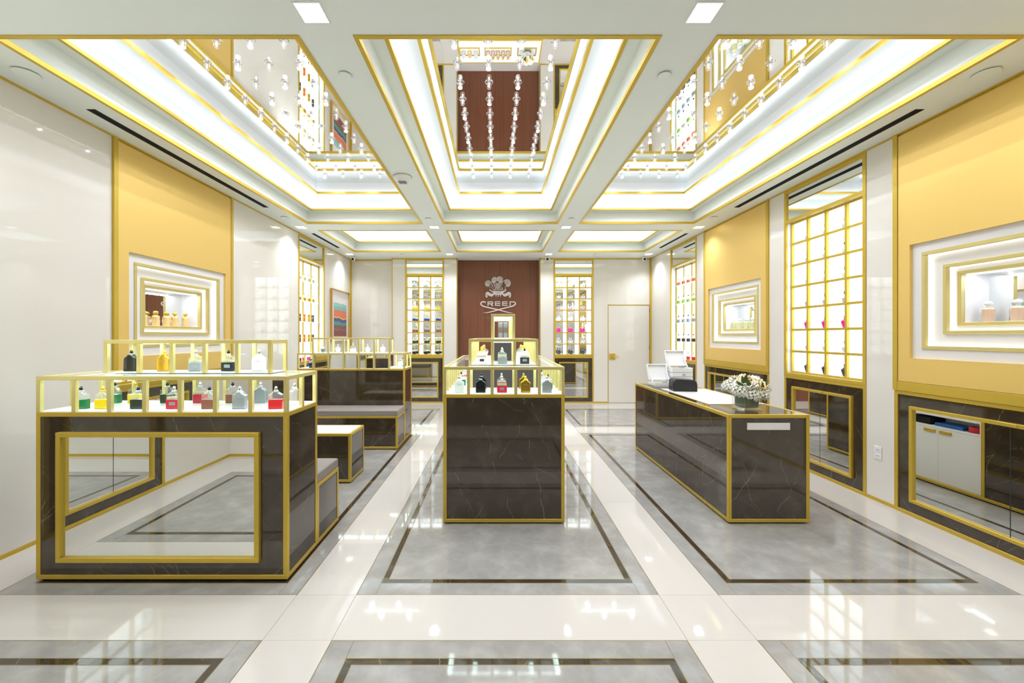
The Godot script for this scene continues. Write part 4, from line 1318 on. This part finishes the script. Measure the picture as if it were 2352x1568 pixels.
	cr.stroke(curve.call([[690, 668], [650, 640], [610, 615], [588, 595], [605, 580]]), 26 * k, 16 * k, z0, z1)
	cr.stroke(curve.call([[990, 668], [1030, 640], [1060, 615], [1078, 595], [1060, 580]]), 26 * k, 16 * k, z0, z1)
	arcs.call(cr, 715.0, 620.0, 34.0, 0.0, PI, 2, 0.9, 0.0, 0.0)
	arcs.call(cr, 975.0, 620.0, 34.0, 0.0, PI, 2, 0.9, 0.0, 0.0)
	part(o, "crown", cr, M.logo_white)
	for s in [-1.0, 1.0]:
		var rb := MB.new()
		for i in 4:
			var ofs := i * 27.0
			var pts := []
			for p in [[480, 672 + ofs], [545, 672 + ofs], [610, 712 + ofs * 0.85], [665, 722 + ofs * 0.75], [712, 690 + ofs * 0.5]]:
				pts.append([840 + s * (840 - p[0]), p[1]])
			rb.stroke(curve.call(pts), 22 * k, 14 * k, z0, z1)
		var tail := []
		for p in [[475, 690], [470, 760], [480, 810], [505, 812], [512, 770], [480, 740]]:
			tail.append([840 + s * (840 - p[0]), p[1]])
		rb.stroke(curve.call(tail), 28 * k, 16 * k, z0, z1)
		part(o, "ribbon", rb, M.logo_white)
	var tm := TextMesh.new()
	var sf := SystemFont.new()
	sf.font_names = PackedStringArray(["Droid Sans"])
	tm.font = sf
	tm.text = "F R O M"
	tm.font_size = 32
	tm.pixel_size = 0.0011
	tm.depth = 0.004
	var tx := part(o, "tagline", tm, M.tagline)
	var c0: Vector2 = q.call(495.0, 1438.0)
	tx.position = Vector3(c0.x, c0.y, -9.026) - origin[o]

func build_wall_items() -> void:
	# painting on the left wall
	var o := thing("painting", "framed painting of wavy colour bands on the left wall", "painting", P(XL + 0.02, 1.33, 8.32))
	part(o, "frame", fring(MB.new(), "L", 7.85, 8.79, 1.33, 2.375, 0.016, -0.045, -0.001, 0.001), M.frame_wood)
	part(o, "mat_board", fb(MB.new(), "L", 7.864, 8.776, 1.344, 2.361, -0.014, -0.002), M.white_board)
	var m := MB.new()
	var a := fp("L", 7.99, 2.22, -0.0155); var b := fp("L", 8.66, 2.22, -0.0155)
	var c := fp("L", 8.66, 1.44, -0.0155); var e := fp("L", 7.99, 1.44, -0.0155)
	var n := Vector3(1, 0, 0)
	# back of the sheet and its face
	for t in [[a, b, c, Vector2(0, 0), Vector2(1, 0), Vector2(1, 1)], [a, c, e, Vector2(0, 0), Vector2(1, 1), Vector2(0, 1)]]:
		var before := m.v.size()
		m.tri(t[0], t[1], t[2], n, n, n)
		for k in 3:
			for s in 3:
				if m.v[before + k].is_equal_approx(t[s]):
					m.uv.append(t[3 + s]); break
	part(o, "canvas", m, M.painting)
	part(o, "canvas_core", fb(MB.new(), "L", 7.991, 8.659, 1.441, 2.219, -0.0152, -0.012), M.white_board)
	# socket on the right wall
	var s := thing("wall_socket", "white double power socket low on the right wall", "socket", P(XR, 0.37, 3.56))
	part(s, "plate", fb(MB.new(), "R", 3.525, 3.595, 0.37, 0.485, -0.006, 0.0, 0.002), M.white_plastic)
	for y in [0.398, 0.452]:
		var r := part(s, "outlet", fb(MB.new(), "R", 3.542, 3.578, y - 0.018, y + 0.018, -0.008, -0.005, 0.001), M.white_plastic)
		part(r, "slot", fb(MB.new(), "R", 3.551, 3.554, y - 0.002, y + 0.01, -0.0085, -0.0075), M.dark_grey)
		part(r, "slot", fb(MB.new(), "R", 3.565, 3.568, y - 0.002, y + 0.01, -0.0085, -0.0075), M.dark_grey)

# ---------------------------------------------------------------- bottles
func colour(key: String) -> Material:
	if M.has("b_" + key): return M["b_" + key]
	var t := {
		"black": [c8(9, 10, 12), 0.3, 0.0], "gold": [c8(214, 168, 52), 0.22, 0.85], "silver": [c8(168, 174, 180), 0.3, 0.55], "frost": [c8(226, 233, 230), 0.45, 0.0],
		"grey": [c8(150, 158, 166), 0.3, 0.1], "navy": [c8(20, 34, 48), 0.2, 0.0], "yellow": [c8(240, 206, 20), 0.2, 0.0], "green": [c8(30, 120, 72), 0.15, 0.0],
		"dark_green": [c8(34, 50, 40), 0.2, 0.0], "red": [c8(216, 22, 30), 0.2, 0.0], "crimson": [c8(206, 40, 66), 0.2, 0.0], "brown": [c8(140, 88, 66), 0.25, 0.0],
		"blue": [c8(20, 62, 150), 0.2, 0.0], "pink": [c8(232, 24, 160), 0.25, 0.0], "lilac": [c8(200, 182, 214), 0.2, 0.0], "white": [c8(240, 240, 240), 0.3, 0.0],
		"orange": [c8(230, 106, 36), 0.2, 0.0], "lime": [c8(150, 190, 60), 0.2, 0.0], "amber": [c8(240, 204, 140), 0.12, 0.2], "olive": [c8(206, 206, 150), 0.12, 0.0], "charcoal": [c8(62, 64, 70), 0.2, 0.0],
		"copper": [c8(218, 186, 156), 0.15, 0.1], "pale": [c8(214, 224, 222), 0.12, 0.0],
	}
	var q: Array = t[key]
	var m := mat("b_" + key, q[0], q[1], q[2])
	m.clearcoat_enabled = true
	m.clearcoat = 0.3
	m.clearcoat_roughness = 0.05
	return m

func flask_outline(w: float, top: float, low := 0.0) -> PackedVector2Array:
	var p := PackedVector2Array([Vector2(-w, low), Vector2(w, low)])
	if top < 0.078:
		p.append(Vector2(w, top)); p.append(Vector2(-w, top))
		return p
	p.append_array(PackedVector2Array([Vector2(w, 0.076), Vector2(w * 0.9, 0.083), Vector2(w * 0.62, 0.09), Vector2(w * 0.42, 0.096), Vector2(w * 0.36, 0.102)]))
	p.append_array(PackedVector2Array([Vector2(-w * 0.36, 0.102), Vector2(-w * 0.42, 0.096), Vector2(-w * 0.62, 0.09), Vector2(-w * 0.9, 0.083), Vector2(-w, 0.076)]))
	return p

func cached(key: String, make: Callable) -> Mesh:
	if not cache.has(key): cache[key] = make.call().mesh()
	return cache[key]

func letters() -> TextMesh:
	if not cache.has("creed"):
		var tm := TextMesh.new()
		var sf := SystemFont.new()
		sf.font_names = PackedStringArray(["Droid Sans"])
		tm.font = sf
		tm.text = "CREED"
		tm.font_size = 24
		tm.pixel_size = 0.00045
		tm.depth = 0.0006
		tm.curve_step = 2.0
		cache["creed"] = tm
	return cache["creed"]

# kind: "flask", "urn", "decanter", "tube"; body: colour of the painted part ("" for clear glass)
func bottle(at: Vector3, kind: String, body: String, cap: String, label: String, group: String, opaque := false, turn := 0.0, s := 1.0, text := false, lab := "") -> void:
	var o := thing("perfume_bottle", label, "bottle", at, group)
	origin[o] = Vector3.ZERO
	o.rotation.y = turn
	o.scale = Vector3.ONE * s
	var cm: Material = M.chrome if cap == "chrome" else (M.gold if cap == "gold" else colour(cap))
	if kind == "flask":
		var w := 0.038
		if opaque:
			part(o, "body", cached("flask_full", func(): return MB.new().prism(flask_outline(w, 1.0), -0.015, 0.015, 0.004)), colour(body))
		else:
			part(o, "glass_body", cached("flask_full", func(): return MB.new().prism(flask_outline(w, 1.0), -0.015, 0.015, 0.004)), M.glass)
			if body != "":
				part(o, "coloured_coat", cached("flask_low", func(): return MB.new().prism(flask_outline(w + 0.0006, 0.056, 0.001), -0.0156, 0.0156, 0.003)), colour(body))
			if lab != "":
				part(o, "label_plate", cached("flask_lab", func(): return MB.new().box(-0.018, 0.018, 0.022, 0.042, -0.0164, -0.0154)), colour(lab))
				part(o, "liquid", cached("flask_mid", func(): return MB.new().prism(flask_outline(w - 0.004, 0.07, 0.0585), -0.011, 0.011, 0.001)), colour("olive"))
		part(o, "collar", cached("flask_collar", func(): return MB.new().lathe([Vector2(0.0, 0.1), Vector2(0.012, 0.1), Vector2(0.012, 0.109), Vector2(0.0, 0.109)], 14)), M.chrome if cap in ["chrome", "black"] else cm)
		part(o, "sprayer", cached("flask_spray", func(): return MB.new().lathe([Vector2(0, 0.109), Vector2(0.0085, 0.109), Vector2(0.0085, 0.122), Vector2(0.006, 0.124), Vector2(0.006, 0.131), Vector2(0, 0.132)], 14)), cm)
		if text:
			var tx := part(o, "lettering", letters(), colour("silver" if body in ["black", "navy", "gold"] else "grey") if not opaque or body != "black" else colour("charcoal"))
			tx.position = Vector3(0, 0.062, 0.0152)
	elif kind == "urn":
		var prof := [Vector2(0, 0), Vector2(0.022, 0.0), Vector2(0.024, 0.006), Vector2(0.034, 0.035), Vector2(0.041, 0.058), Vector2(0.038, 0.066), Vector2(0.022, 0.074), Vector2(0.015, 0.082), Vector2(0.0, 0.083)]
		if opaque:
			part(o, "body", cached("urn_full", func(): return MB.new().lathe(prof, 18, Vector3.ZERO, 0.55)), colour(body))
		else:
			part(o, "glass_body", cached("urn_full", func(): return MB.new().lathe(prof, 18, Vector3.ZERO, 0.55)), M.glass)
			part(o, "coloured_coat", cached("urn_low", func(): return MB.new().lathe([Vector2(0, 0.003), Vector2(0.020, 0.003), Vector2(0.031, 0.035), Vector2(0.036, 0.052), Vector2(0, 0.053)], 18, Vector3.ZERO, 0.5)), colour(body if body != "" else "pale"))
		part(o, "collar", cached("urn_collar", func(): return MB.new().lathe([Vector2(0.0, 0.083), Vector2(0.011, 0.083), Vector2(0.011, 0.092), Vector2(0.0, 0.092)], 14)), cm if cap != "black" else M.chrome)
		part(o, "sprayer", cached("urn_spray", func(): return MB.new().lathe([Vector2(0, 0.092), Vector2(0.0095, 0.092), Vector2(0.0085, 0.114), Vector2(0, 0.116)], 14)), cm)
	elif kind == "decanter":
		part(o, "glass_body", cached("dec_body", func():
			var pr := [Vector2(0, 0), Vector2(0.033, 0.0)]
			for k in 8:
				pr.append(Vector2(0.034, 0.006 + k * 0.0115))
				pr.append(Vector2(0.0315, 0.0115 + k * 0.0115))
			pr.append_array([Vector2(0.030, 0.098), Vector2(0.020, 0.104), Vector2(0.012, 0.107), Vector2(0, 0.108)])
			return MB.new().lathe(pr, 20)), colour(body))
		part(o, "neck", cached("dec_neck", func(): return MB.new().lathe([Vector2(0.0, 0.107), Vector2(0.0105, 0.107), Vector2(0.0105, 0.118), Vector2(0, 0.118)], 14)), cm)
		part(o, "stopper", cached("dec_stop", func():
			var pr := []
			for k in 9:
				var th := PI * k / 8.0
				pr.append(Vector2(0.0225 * sin(th), 0.134 - 0.0165 * cos(th)))
			return MB.new().lathe(pr, 20)), cm)
		part(o, "label_plate", cached("dec_lab", func(): return MB.new().box(-0.013, 0.013, 0.04, 0.07, -0.0352, -0.031)), M.white_top)
		part(o, "tassel", cached("dec_tas", func(): return MB.new().lathe([Vector2(0.003, 0.106), Vector2(0.005, 0.09), Vector2(0.007, 0.072), Vector2(0, 0.07)], 10, Vector3(0.036, 0, 0))), cm)
	else:
		part(o, "body", cached("tube_body", func(): return MB.new().lathe([Vector2(0, 0), Vector2(0.02, 0.0), Vector2(0.021, 0.003), Vector2(0.021, 0.07), Vector2(0.0, 0.07)], 18)), colour(body))
		part(o, "band", cached("tube_band", func(): return MB.new().lathe([Vector2(0.0215, 0.07), Vector2(0.0215, 0.08), Vector2(0, 0.08), Vector2(0, 0.07), Vector2(0.0215, 0.07)], 18)), M.gold)
		part(o, "cap", cached("tube_cap", func(): return MB.new().lathe([Vector2(0.021, 0.08), Vector2(0.021, 0.122), Vector2(0.019, 0.126), Vector2(0, 0.126)], 18)), colour(body))

func build_bottles() -> void:
	var ord := ["first", "second", "third", "fourth", "fifth", "sixth", "seventh"]
	# left front counter, lower tier (pixel column, look)
	var la := [[186, "green", "black", "green perfume bottle half hidden by the second brass post", false, ""], [237, "yellow", "gold", "yellow coated bottle on the front counter", false, ""], [318, "dark_green", "black", "dark green bottle on the front counter", false, ""], [400, "crimson", "chrome", "crimson bottle with silver label on the front counter", false, "silver"], [481, "brown", "black", "brown coated bottle on the front counter", false, ""], [551, "silver", "chrome", "opaque silver bottle on the front counter lower tier", true, ""], [634, "red", "chrome", "bright red bottle at the front counter's right corner", false, ""]]
	for q in la:
		bottle(P((q[0] - 1140) * 2.504 / 935, 1.002, 2.504), "flask", q[1], q[2], q[3], "bottles on the front counter", q[4], 0.15 if q[1] in ["red", "green"] else 0.0, 1.05, true, q[5])
	bottle(P(-1.325, 1.002, 2.67), "flask", "", "chrome", "clear bottle turned sideways at the front counter's right end", "bottles on the front counter", false, PI / 2 - 0.25, 1.05, true)
	var lb := [[302, "black", "black", true, "opaque black bottle on the front counter upper tier", ""], [378, "gold", "gold", true, "golden bottle on the front counter upper tier", ""], [450, "grey", "chrome", false, "grey banded bottle with silver label, front counter upper tier", "silver"], [525, "navy", "black", false, "navy bottle with black sprayer on the front counter upper tier", "silver"], [595, "frost", "chrome", true, "frosted white bottle on the front counter upper tier", ""]]
	for q in lb:
		bottle(P((q[0] - 1140) * 2.71 / 935, 1.215, 2.71), "flask", q[1], q[2], q[4], "bottles on the front counter", q[3], 0.0, 1.08, true, q[5])
	# centre counter
	var ca := [[1055, "frost", "chrome", true, "frosted white bottle at the left end of the centre counter", ""], [1104, "black", "black", true, "opaque black bottle on the centre counter", ""], [1153, "crimson", "chrome", false, "red bottle in the middle of the centre counter", "silver"], [1207, "gold", "gold", true, "golden bottle on the centre counter lower tier", ""], [1256, "silver", "chrome", true, "silver bottle at the right end of the centre counter", ""]]
	for q in ca:
		bottle(P((q[0] - 1140) * 3.22 / 935, 1.002, 3.22), "flask", q[1], q[2], q[4], "bottles on the centre counter", q[3], 0.0, 1.0, true, q[5])
	var cb := [[1107, "white", "gold", false, "white labelled bottle on the centre counter middle tier, left bay", "charcoal"], [1154, "grey", "chrome", false, "grey bottle in the centre counter middle tier, middle bay", "silver"], [1205, "charcoal", "black", false, "charcoal banded bottle on the centre counter middle tier, right bay", "silver"]]
	for q in cb:
		bottle(P((q[0] - 1140) * 3.41 / 935, 1.215, 3.41), "flask", q[1], q[2], q[4], "bottles on the centre counter", q[3], 0.0, 1.0, true, q[5])
	var side := [["pink", "gold"], ["green", "black"], ["pale", "chrome"], ["red", "chrome"], ["lilac", "black"], ["amber", "gold"]]
	for k in 6:
		var kn: String = ord[k]
		bottle(P(-0.315, 1.002, 3.43 + k * 0.24), "urn" if k == 0 else "flask", side[k][0], side[k][1], "%s bottle down the left side of the centre counter, %s in line" % [side[k][0].replace("_", " "), kn], "bottles on the centre counter", k == 0, 0.5 if k else 0.2, 0.95)
		bottle(P(0.435, 1.002, 3.43 + k * 0.24), "flask", ["green", "pale", "lilac", "brown", "navy", "white"][k], ["black", "gold", "black", "chrome", "black", "gold"][k], "%s bottle down the right side of the centre counter, %s in line" % [["green", "clear", "lilac", "brown", "navy", "white"][k], kn], "bottles on the centre counter", false, -0.5, 0.95)
	for k in 4:
		var kn: String = ord[k]
		bottle(P(-0.13, 1.215, 3.60 + k * 0.27), "urn", "pink" if k == 0 else "pale", "gold", "%s bottle in the middle tier's left row, %s in line" % ["pink and clear" if k == 0 else "clear gold-capped", kn], "bottles on the centre counter", false, 0.4, 1.2)
		bottle(P(0.25, 1.215, 3.58 + k * 0.2), "flask", "white", "gold", "white gold-capped bottle in the middle tier's right row, %s in line" % kn, "bottles on the centre counter", false, -0.4, 1.1)
	# twin square bottles on the top tier
	for k in 2:
		var o := thing("perfume_bottle", "tall square silver bottle on the top tier, %s one" % ["left", "right"][k], "bottle", P(0.036 + k * 0.045, 1.428, 3.60), "bottles on the centre counter")
		origin[o] = Vector3.ZERO
		part(o, "glass_body", MB.new().box(-0.02, 0.02, 0, 0.1, -0.02, 0.02, 0.002), M.glass)
		part(o, "liquid", MB.new().box(-0.017, 0.017, 0.004, 0.05, -0.017, 0.017), colour("grey"))
		part(o, "cap", MB.new().box(-0.019, 0.019, 0.101, 0.14, -0.019, 0.019, 0.002), colour("silver"))
	# back left counter
	var cc := [[742, "charcoal", "chrome", "urn", false], [776.5, "pale", "chrome", "urn", false], [811, "white", "gold", "flask", false], [844.5, "pale", "chrome", "urn", false], [879.5, "frost", "chrome", "urn", true]]
	var ccn := ["dark patterned urn bottle on the far counter top tier", "clear urn bottle on the far counter, second from its left", "clear square bottle in the middle of the far counter top tier", "clear urn bottle on the far counter, second from its right", "frosted urn bottle at the right end of the far counter top tier"]
	for k in 5:
		var q: Array = cc[k]
		bottle(P((q[0] - 1140) * 5.71 / 935, 1.215, 5.71), q[3], q[1], q[2], ccn[k], "bottles on the far counter", q[4], 0.0, 1.0)
	bottle(P(-2.60, 1.002, 5.70), "urn", "navy", "black", "dark blue bottle at the far counter's left end", "bottles on the far counter", true, 0.0, 1.05)
	bottle(P(-2.665, 1.002, 5.86), "urn", "crimson", "black", "crimson bottle behind the dark blue one, far counter", "bottles on the far counter", false, 0.0, 1.0)
	bottle(P(-1.345, 1.002, 5.71), "urn", "frost", "chrome", "frosted white bottle at the far counter's right end", "bottles on the far counter", true, 0.0, 1.05)
	bottle(P(-1.36, 1.002, 5.92), "flask", "green", "black", "green bottle at the far counter's rear right corner", "bottles on the far counter", false, 0.0, 1.0)
	# back wall grids
	var gl := [["grey", "chrome", "clear grey"], ["grey", "gold", "grey gold-capped"], ["yellow", "gold", "yellow"], ["blue", "gold", "blue"], ["brown", "black", "brown"], ["dark_green", "black", "dark green"], ["black", "black", "black"]]
	var gr := [["amber", "white", "amber"], ["pale", "black", "clear"], ["lilac", "black", "lilac"], ["white", "white", "white"], ["pink", "gold", "magenta"], ["pale", "chrome", "silver-topped clear"], ["charcoal", "black", "charcoal"]]
	var coln := ["left", "middle", "right"]
	var lo := 1.03; var ch := (2.74 - 1.03) / 7
	for side_k in 2:
		var u0: float = [-1.97, 1.235][side_k] + 0.034
		var u1: float = [-1.13, 2.1][side_k] - 0.034
		for r in 7:
			for c in 3:
				var sp: Array = (gl if side_k == 0 else gr)[r]
				var y := lo + ch * (6 - r) + (0.0115 if r < 6 else 0.0195)
				var x := lerpf(u0, u1, (c + 0.5 + [0.02, 0.08][side_k] * (1 if side_k == 0 else -1)) / 3.0)
				bottle(P(x, y, DB + 0.155), "flask" if side_k == 0 else "urn", sp[0], sp[1], "%s bottle in the %s column of the back wall's %s grid" % [sp[2], coln[c], ["left", "right"][side_k]], "bottles in the back wall grids", side_k == 1 and sp[0] in ["white", "pink", "charcoal"], 0.0, 1.0 if side_k == 0 else 1.05)
	# right wall tall grid: one bottle in each bay
	var tg := [["pale", "chrome", "clear"], ["pale", "black", "clear"], ["frost", "chrome", "frosted"], ["lilac", "black", "pale lilac"], ["pink", "gold", "pink"], ["pale", "chrome", "clear"], ["charcoal", "black", "dark"]]
	for r in 7:
		for c in 4:
			var a0 := 3.674 + 0.034; var a1 := 4.717 - 0.034
			var y := lo + ch * (6 - r) + (0.0115 if r < 6 else 0.0195)
			bottle(P(XR + 0.12, y, lerpf(a0, a1, (c + 0.36) / 4.0)), "urn", tg[r][0], tg[r][1], "%s bottle in the %s row, %s column of the tall right grid" % [tg[r][2], ord[r], ord[c]], "bottles in the tall right grid", tg[r][0] in ["pink", "charcoal"], PI / 2, 1.05)
	# glass shelves at the far ends
	var ys := [2.38, 2.04, 1.69, 1.346, 1.03]
	var fr := [["orange", "chrome", "orange"], ["lime", "black", "green"], ["grey", "charcoal", "grey"], ["black", "black", "black"], ["red", "chrome", "red"]]
	for r in 5:
		for c in 4:
			bottle(P(XR + 0.042, ys[r] + 0.0005, 6.98 + c * 0.19), "flask", fr[r][0], fr[r][1], "%s bottle on the right glass shelves, %s from the picture's right" % [fr[r][2], ord[c]], "bottles on the right glass shelves", false, PI / 2, 1.05)
	for r in 5:
		for c in 4:
			var d := 6.72 + c * 0.163
			var at := P(XL - 0.042, ys[r] + 0.0005, d)
			var pos: String = ord[c]
			if r < 2:
				bottle(at, "flask", ["olive", "gold"][r], "gold", "%s bottle on the left glass shelves, %s from the left" % [["pale gold", "golden"][r], pos], "bottles on the left glass shelves", false, PI / 2, 1.0)
			elif r < 4:
				var cn: String = ["black", "orange", "gold", "charcoal"][c]
				bottle(at, "tube", cn, cn, "%s cylinder bottle on the left glass shelves, %s shelf" % [cn, ["third", "fourth"][r - 2]], "bottles on the left glass shelves", true, 0.0, 1.0)
			elif c < 3:
				bottle(at, "flask", ["black", "crimson", "pink"][c], "black", "%s bottle on the lowest left shelf" % ["black", "crimson", "pink"][c], "bottles on the left glass shelves", false, PI / 2, 1.0)
	# niches: left (five golden), right near (four white stoppers), right far (five)
	var yn := 1.27 + 0.074 + 0.118 + 0.06 + 0.026 + 0.0005
	for k in 5:
		bottle(P(XL - 0.19, yn, [3.915, 4.06, 4.19, 4.30, 4.445][k]), "decanter", "amber", "gold", "golden ribbed decanter in the left niche, %s from the left" % ord[k], "decanters in the left niche", true, -PI / 2, 1.0)
	for k in 4:
		bottle(P(XR + 0.19, yn, 2.92 - k * 0.165), "decanter", "copper", "white", "copper ribbed decanter with white stopper, %s from the niche's left" % ord[k], "decanters in the near right niche", true, PI / 2, 1.0)
	for k in 5:
		bottle(P(XR + 0.19, yn, 6.05 - k * 0.145), "decanter", "olive", "white", "pale decanter in the niche behind the flowers, %s from its left" % ord[k], "decanters in the far right niche", true, PI / 2, 1.0)

# ---------------------------------------------------------------- white table before the walnut wall (seen in the ceiling mirror)
func build_back_table() -> void:
	var t := thing("display_table", "white topped table before the walnut wall, seen in ceiling mirror", "table", P(0.06, 0, 7.35))
	part(t, "plinth", MB.new().box(-0.67, 0.79, 0, 0.012, 7.07, 7.63), M.shadow_gap)
	marble_block(t, -0.69, 0.81, 0.012, 0.75, 7.05, 7.65, 1)
	part(t, "white_top", MB.new().box(-0.664, 0.784, 0.73, 0.7505, 7.076, 7.624), M.white_top)
	var tr := [[-0.48, 0.18, "left"], [0.03, 0.24, "middle"], [0.55, 0.17, "right"]]
	for k in 3:
		var q: Array = tr[k]
		var o := thing("tray", "gold rimmed tray at the %s of the white table" % q[2], "tray", P(q[0], 0.7505, 7.32), "gold trays on the white table")
		part(o, "base", MB.new().box(q[0] - q[1], q[0] + q[1], 0.7505, 0.757, 7.22, 7.42), M.white_top)
		part(o, "rim", MB.new().ring(q[0] - q[1], q[0] + q[1], 7.22, 7.42, 0.012, 0.7505, 0.775), M.gold)
	for k in 3:
		bottle(P(-0.59 + k * 0.11, 0.7575, 7.32), "decanter", ["pale", "amber", "pale"][k], "white", "decanter on the table's left tray, %s one" % ["first", "second", "third"][k], "decanters on the white table", true, 0.0, 1.0)
	for k in 5:
		bottle(P(-0.15 + k * 0.09, 0.7575, 7.32), "decanter", "copper", "gold", "copper decanter on the table's middle tray, %s one" % ["first", "second", "third", "fourth", "fifth"][k], "decanters on the white table", true, 0.0, 1.0)
	flowers(P(0.55, 0.7575, 7.32), 0.3, "vase of flowers on the white table, seen in ceiling mirror", "white flowers over the white table, seen in ceiling mirror", 0.8)
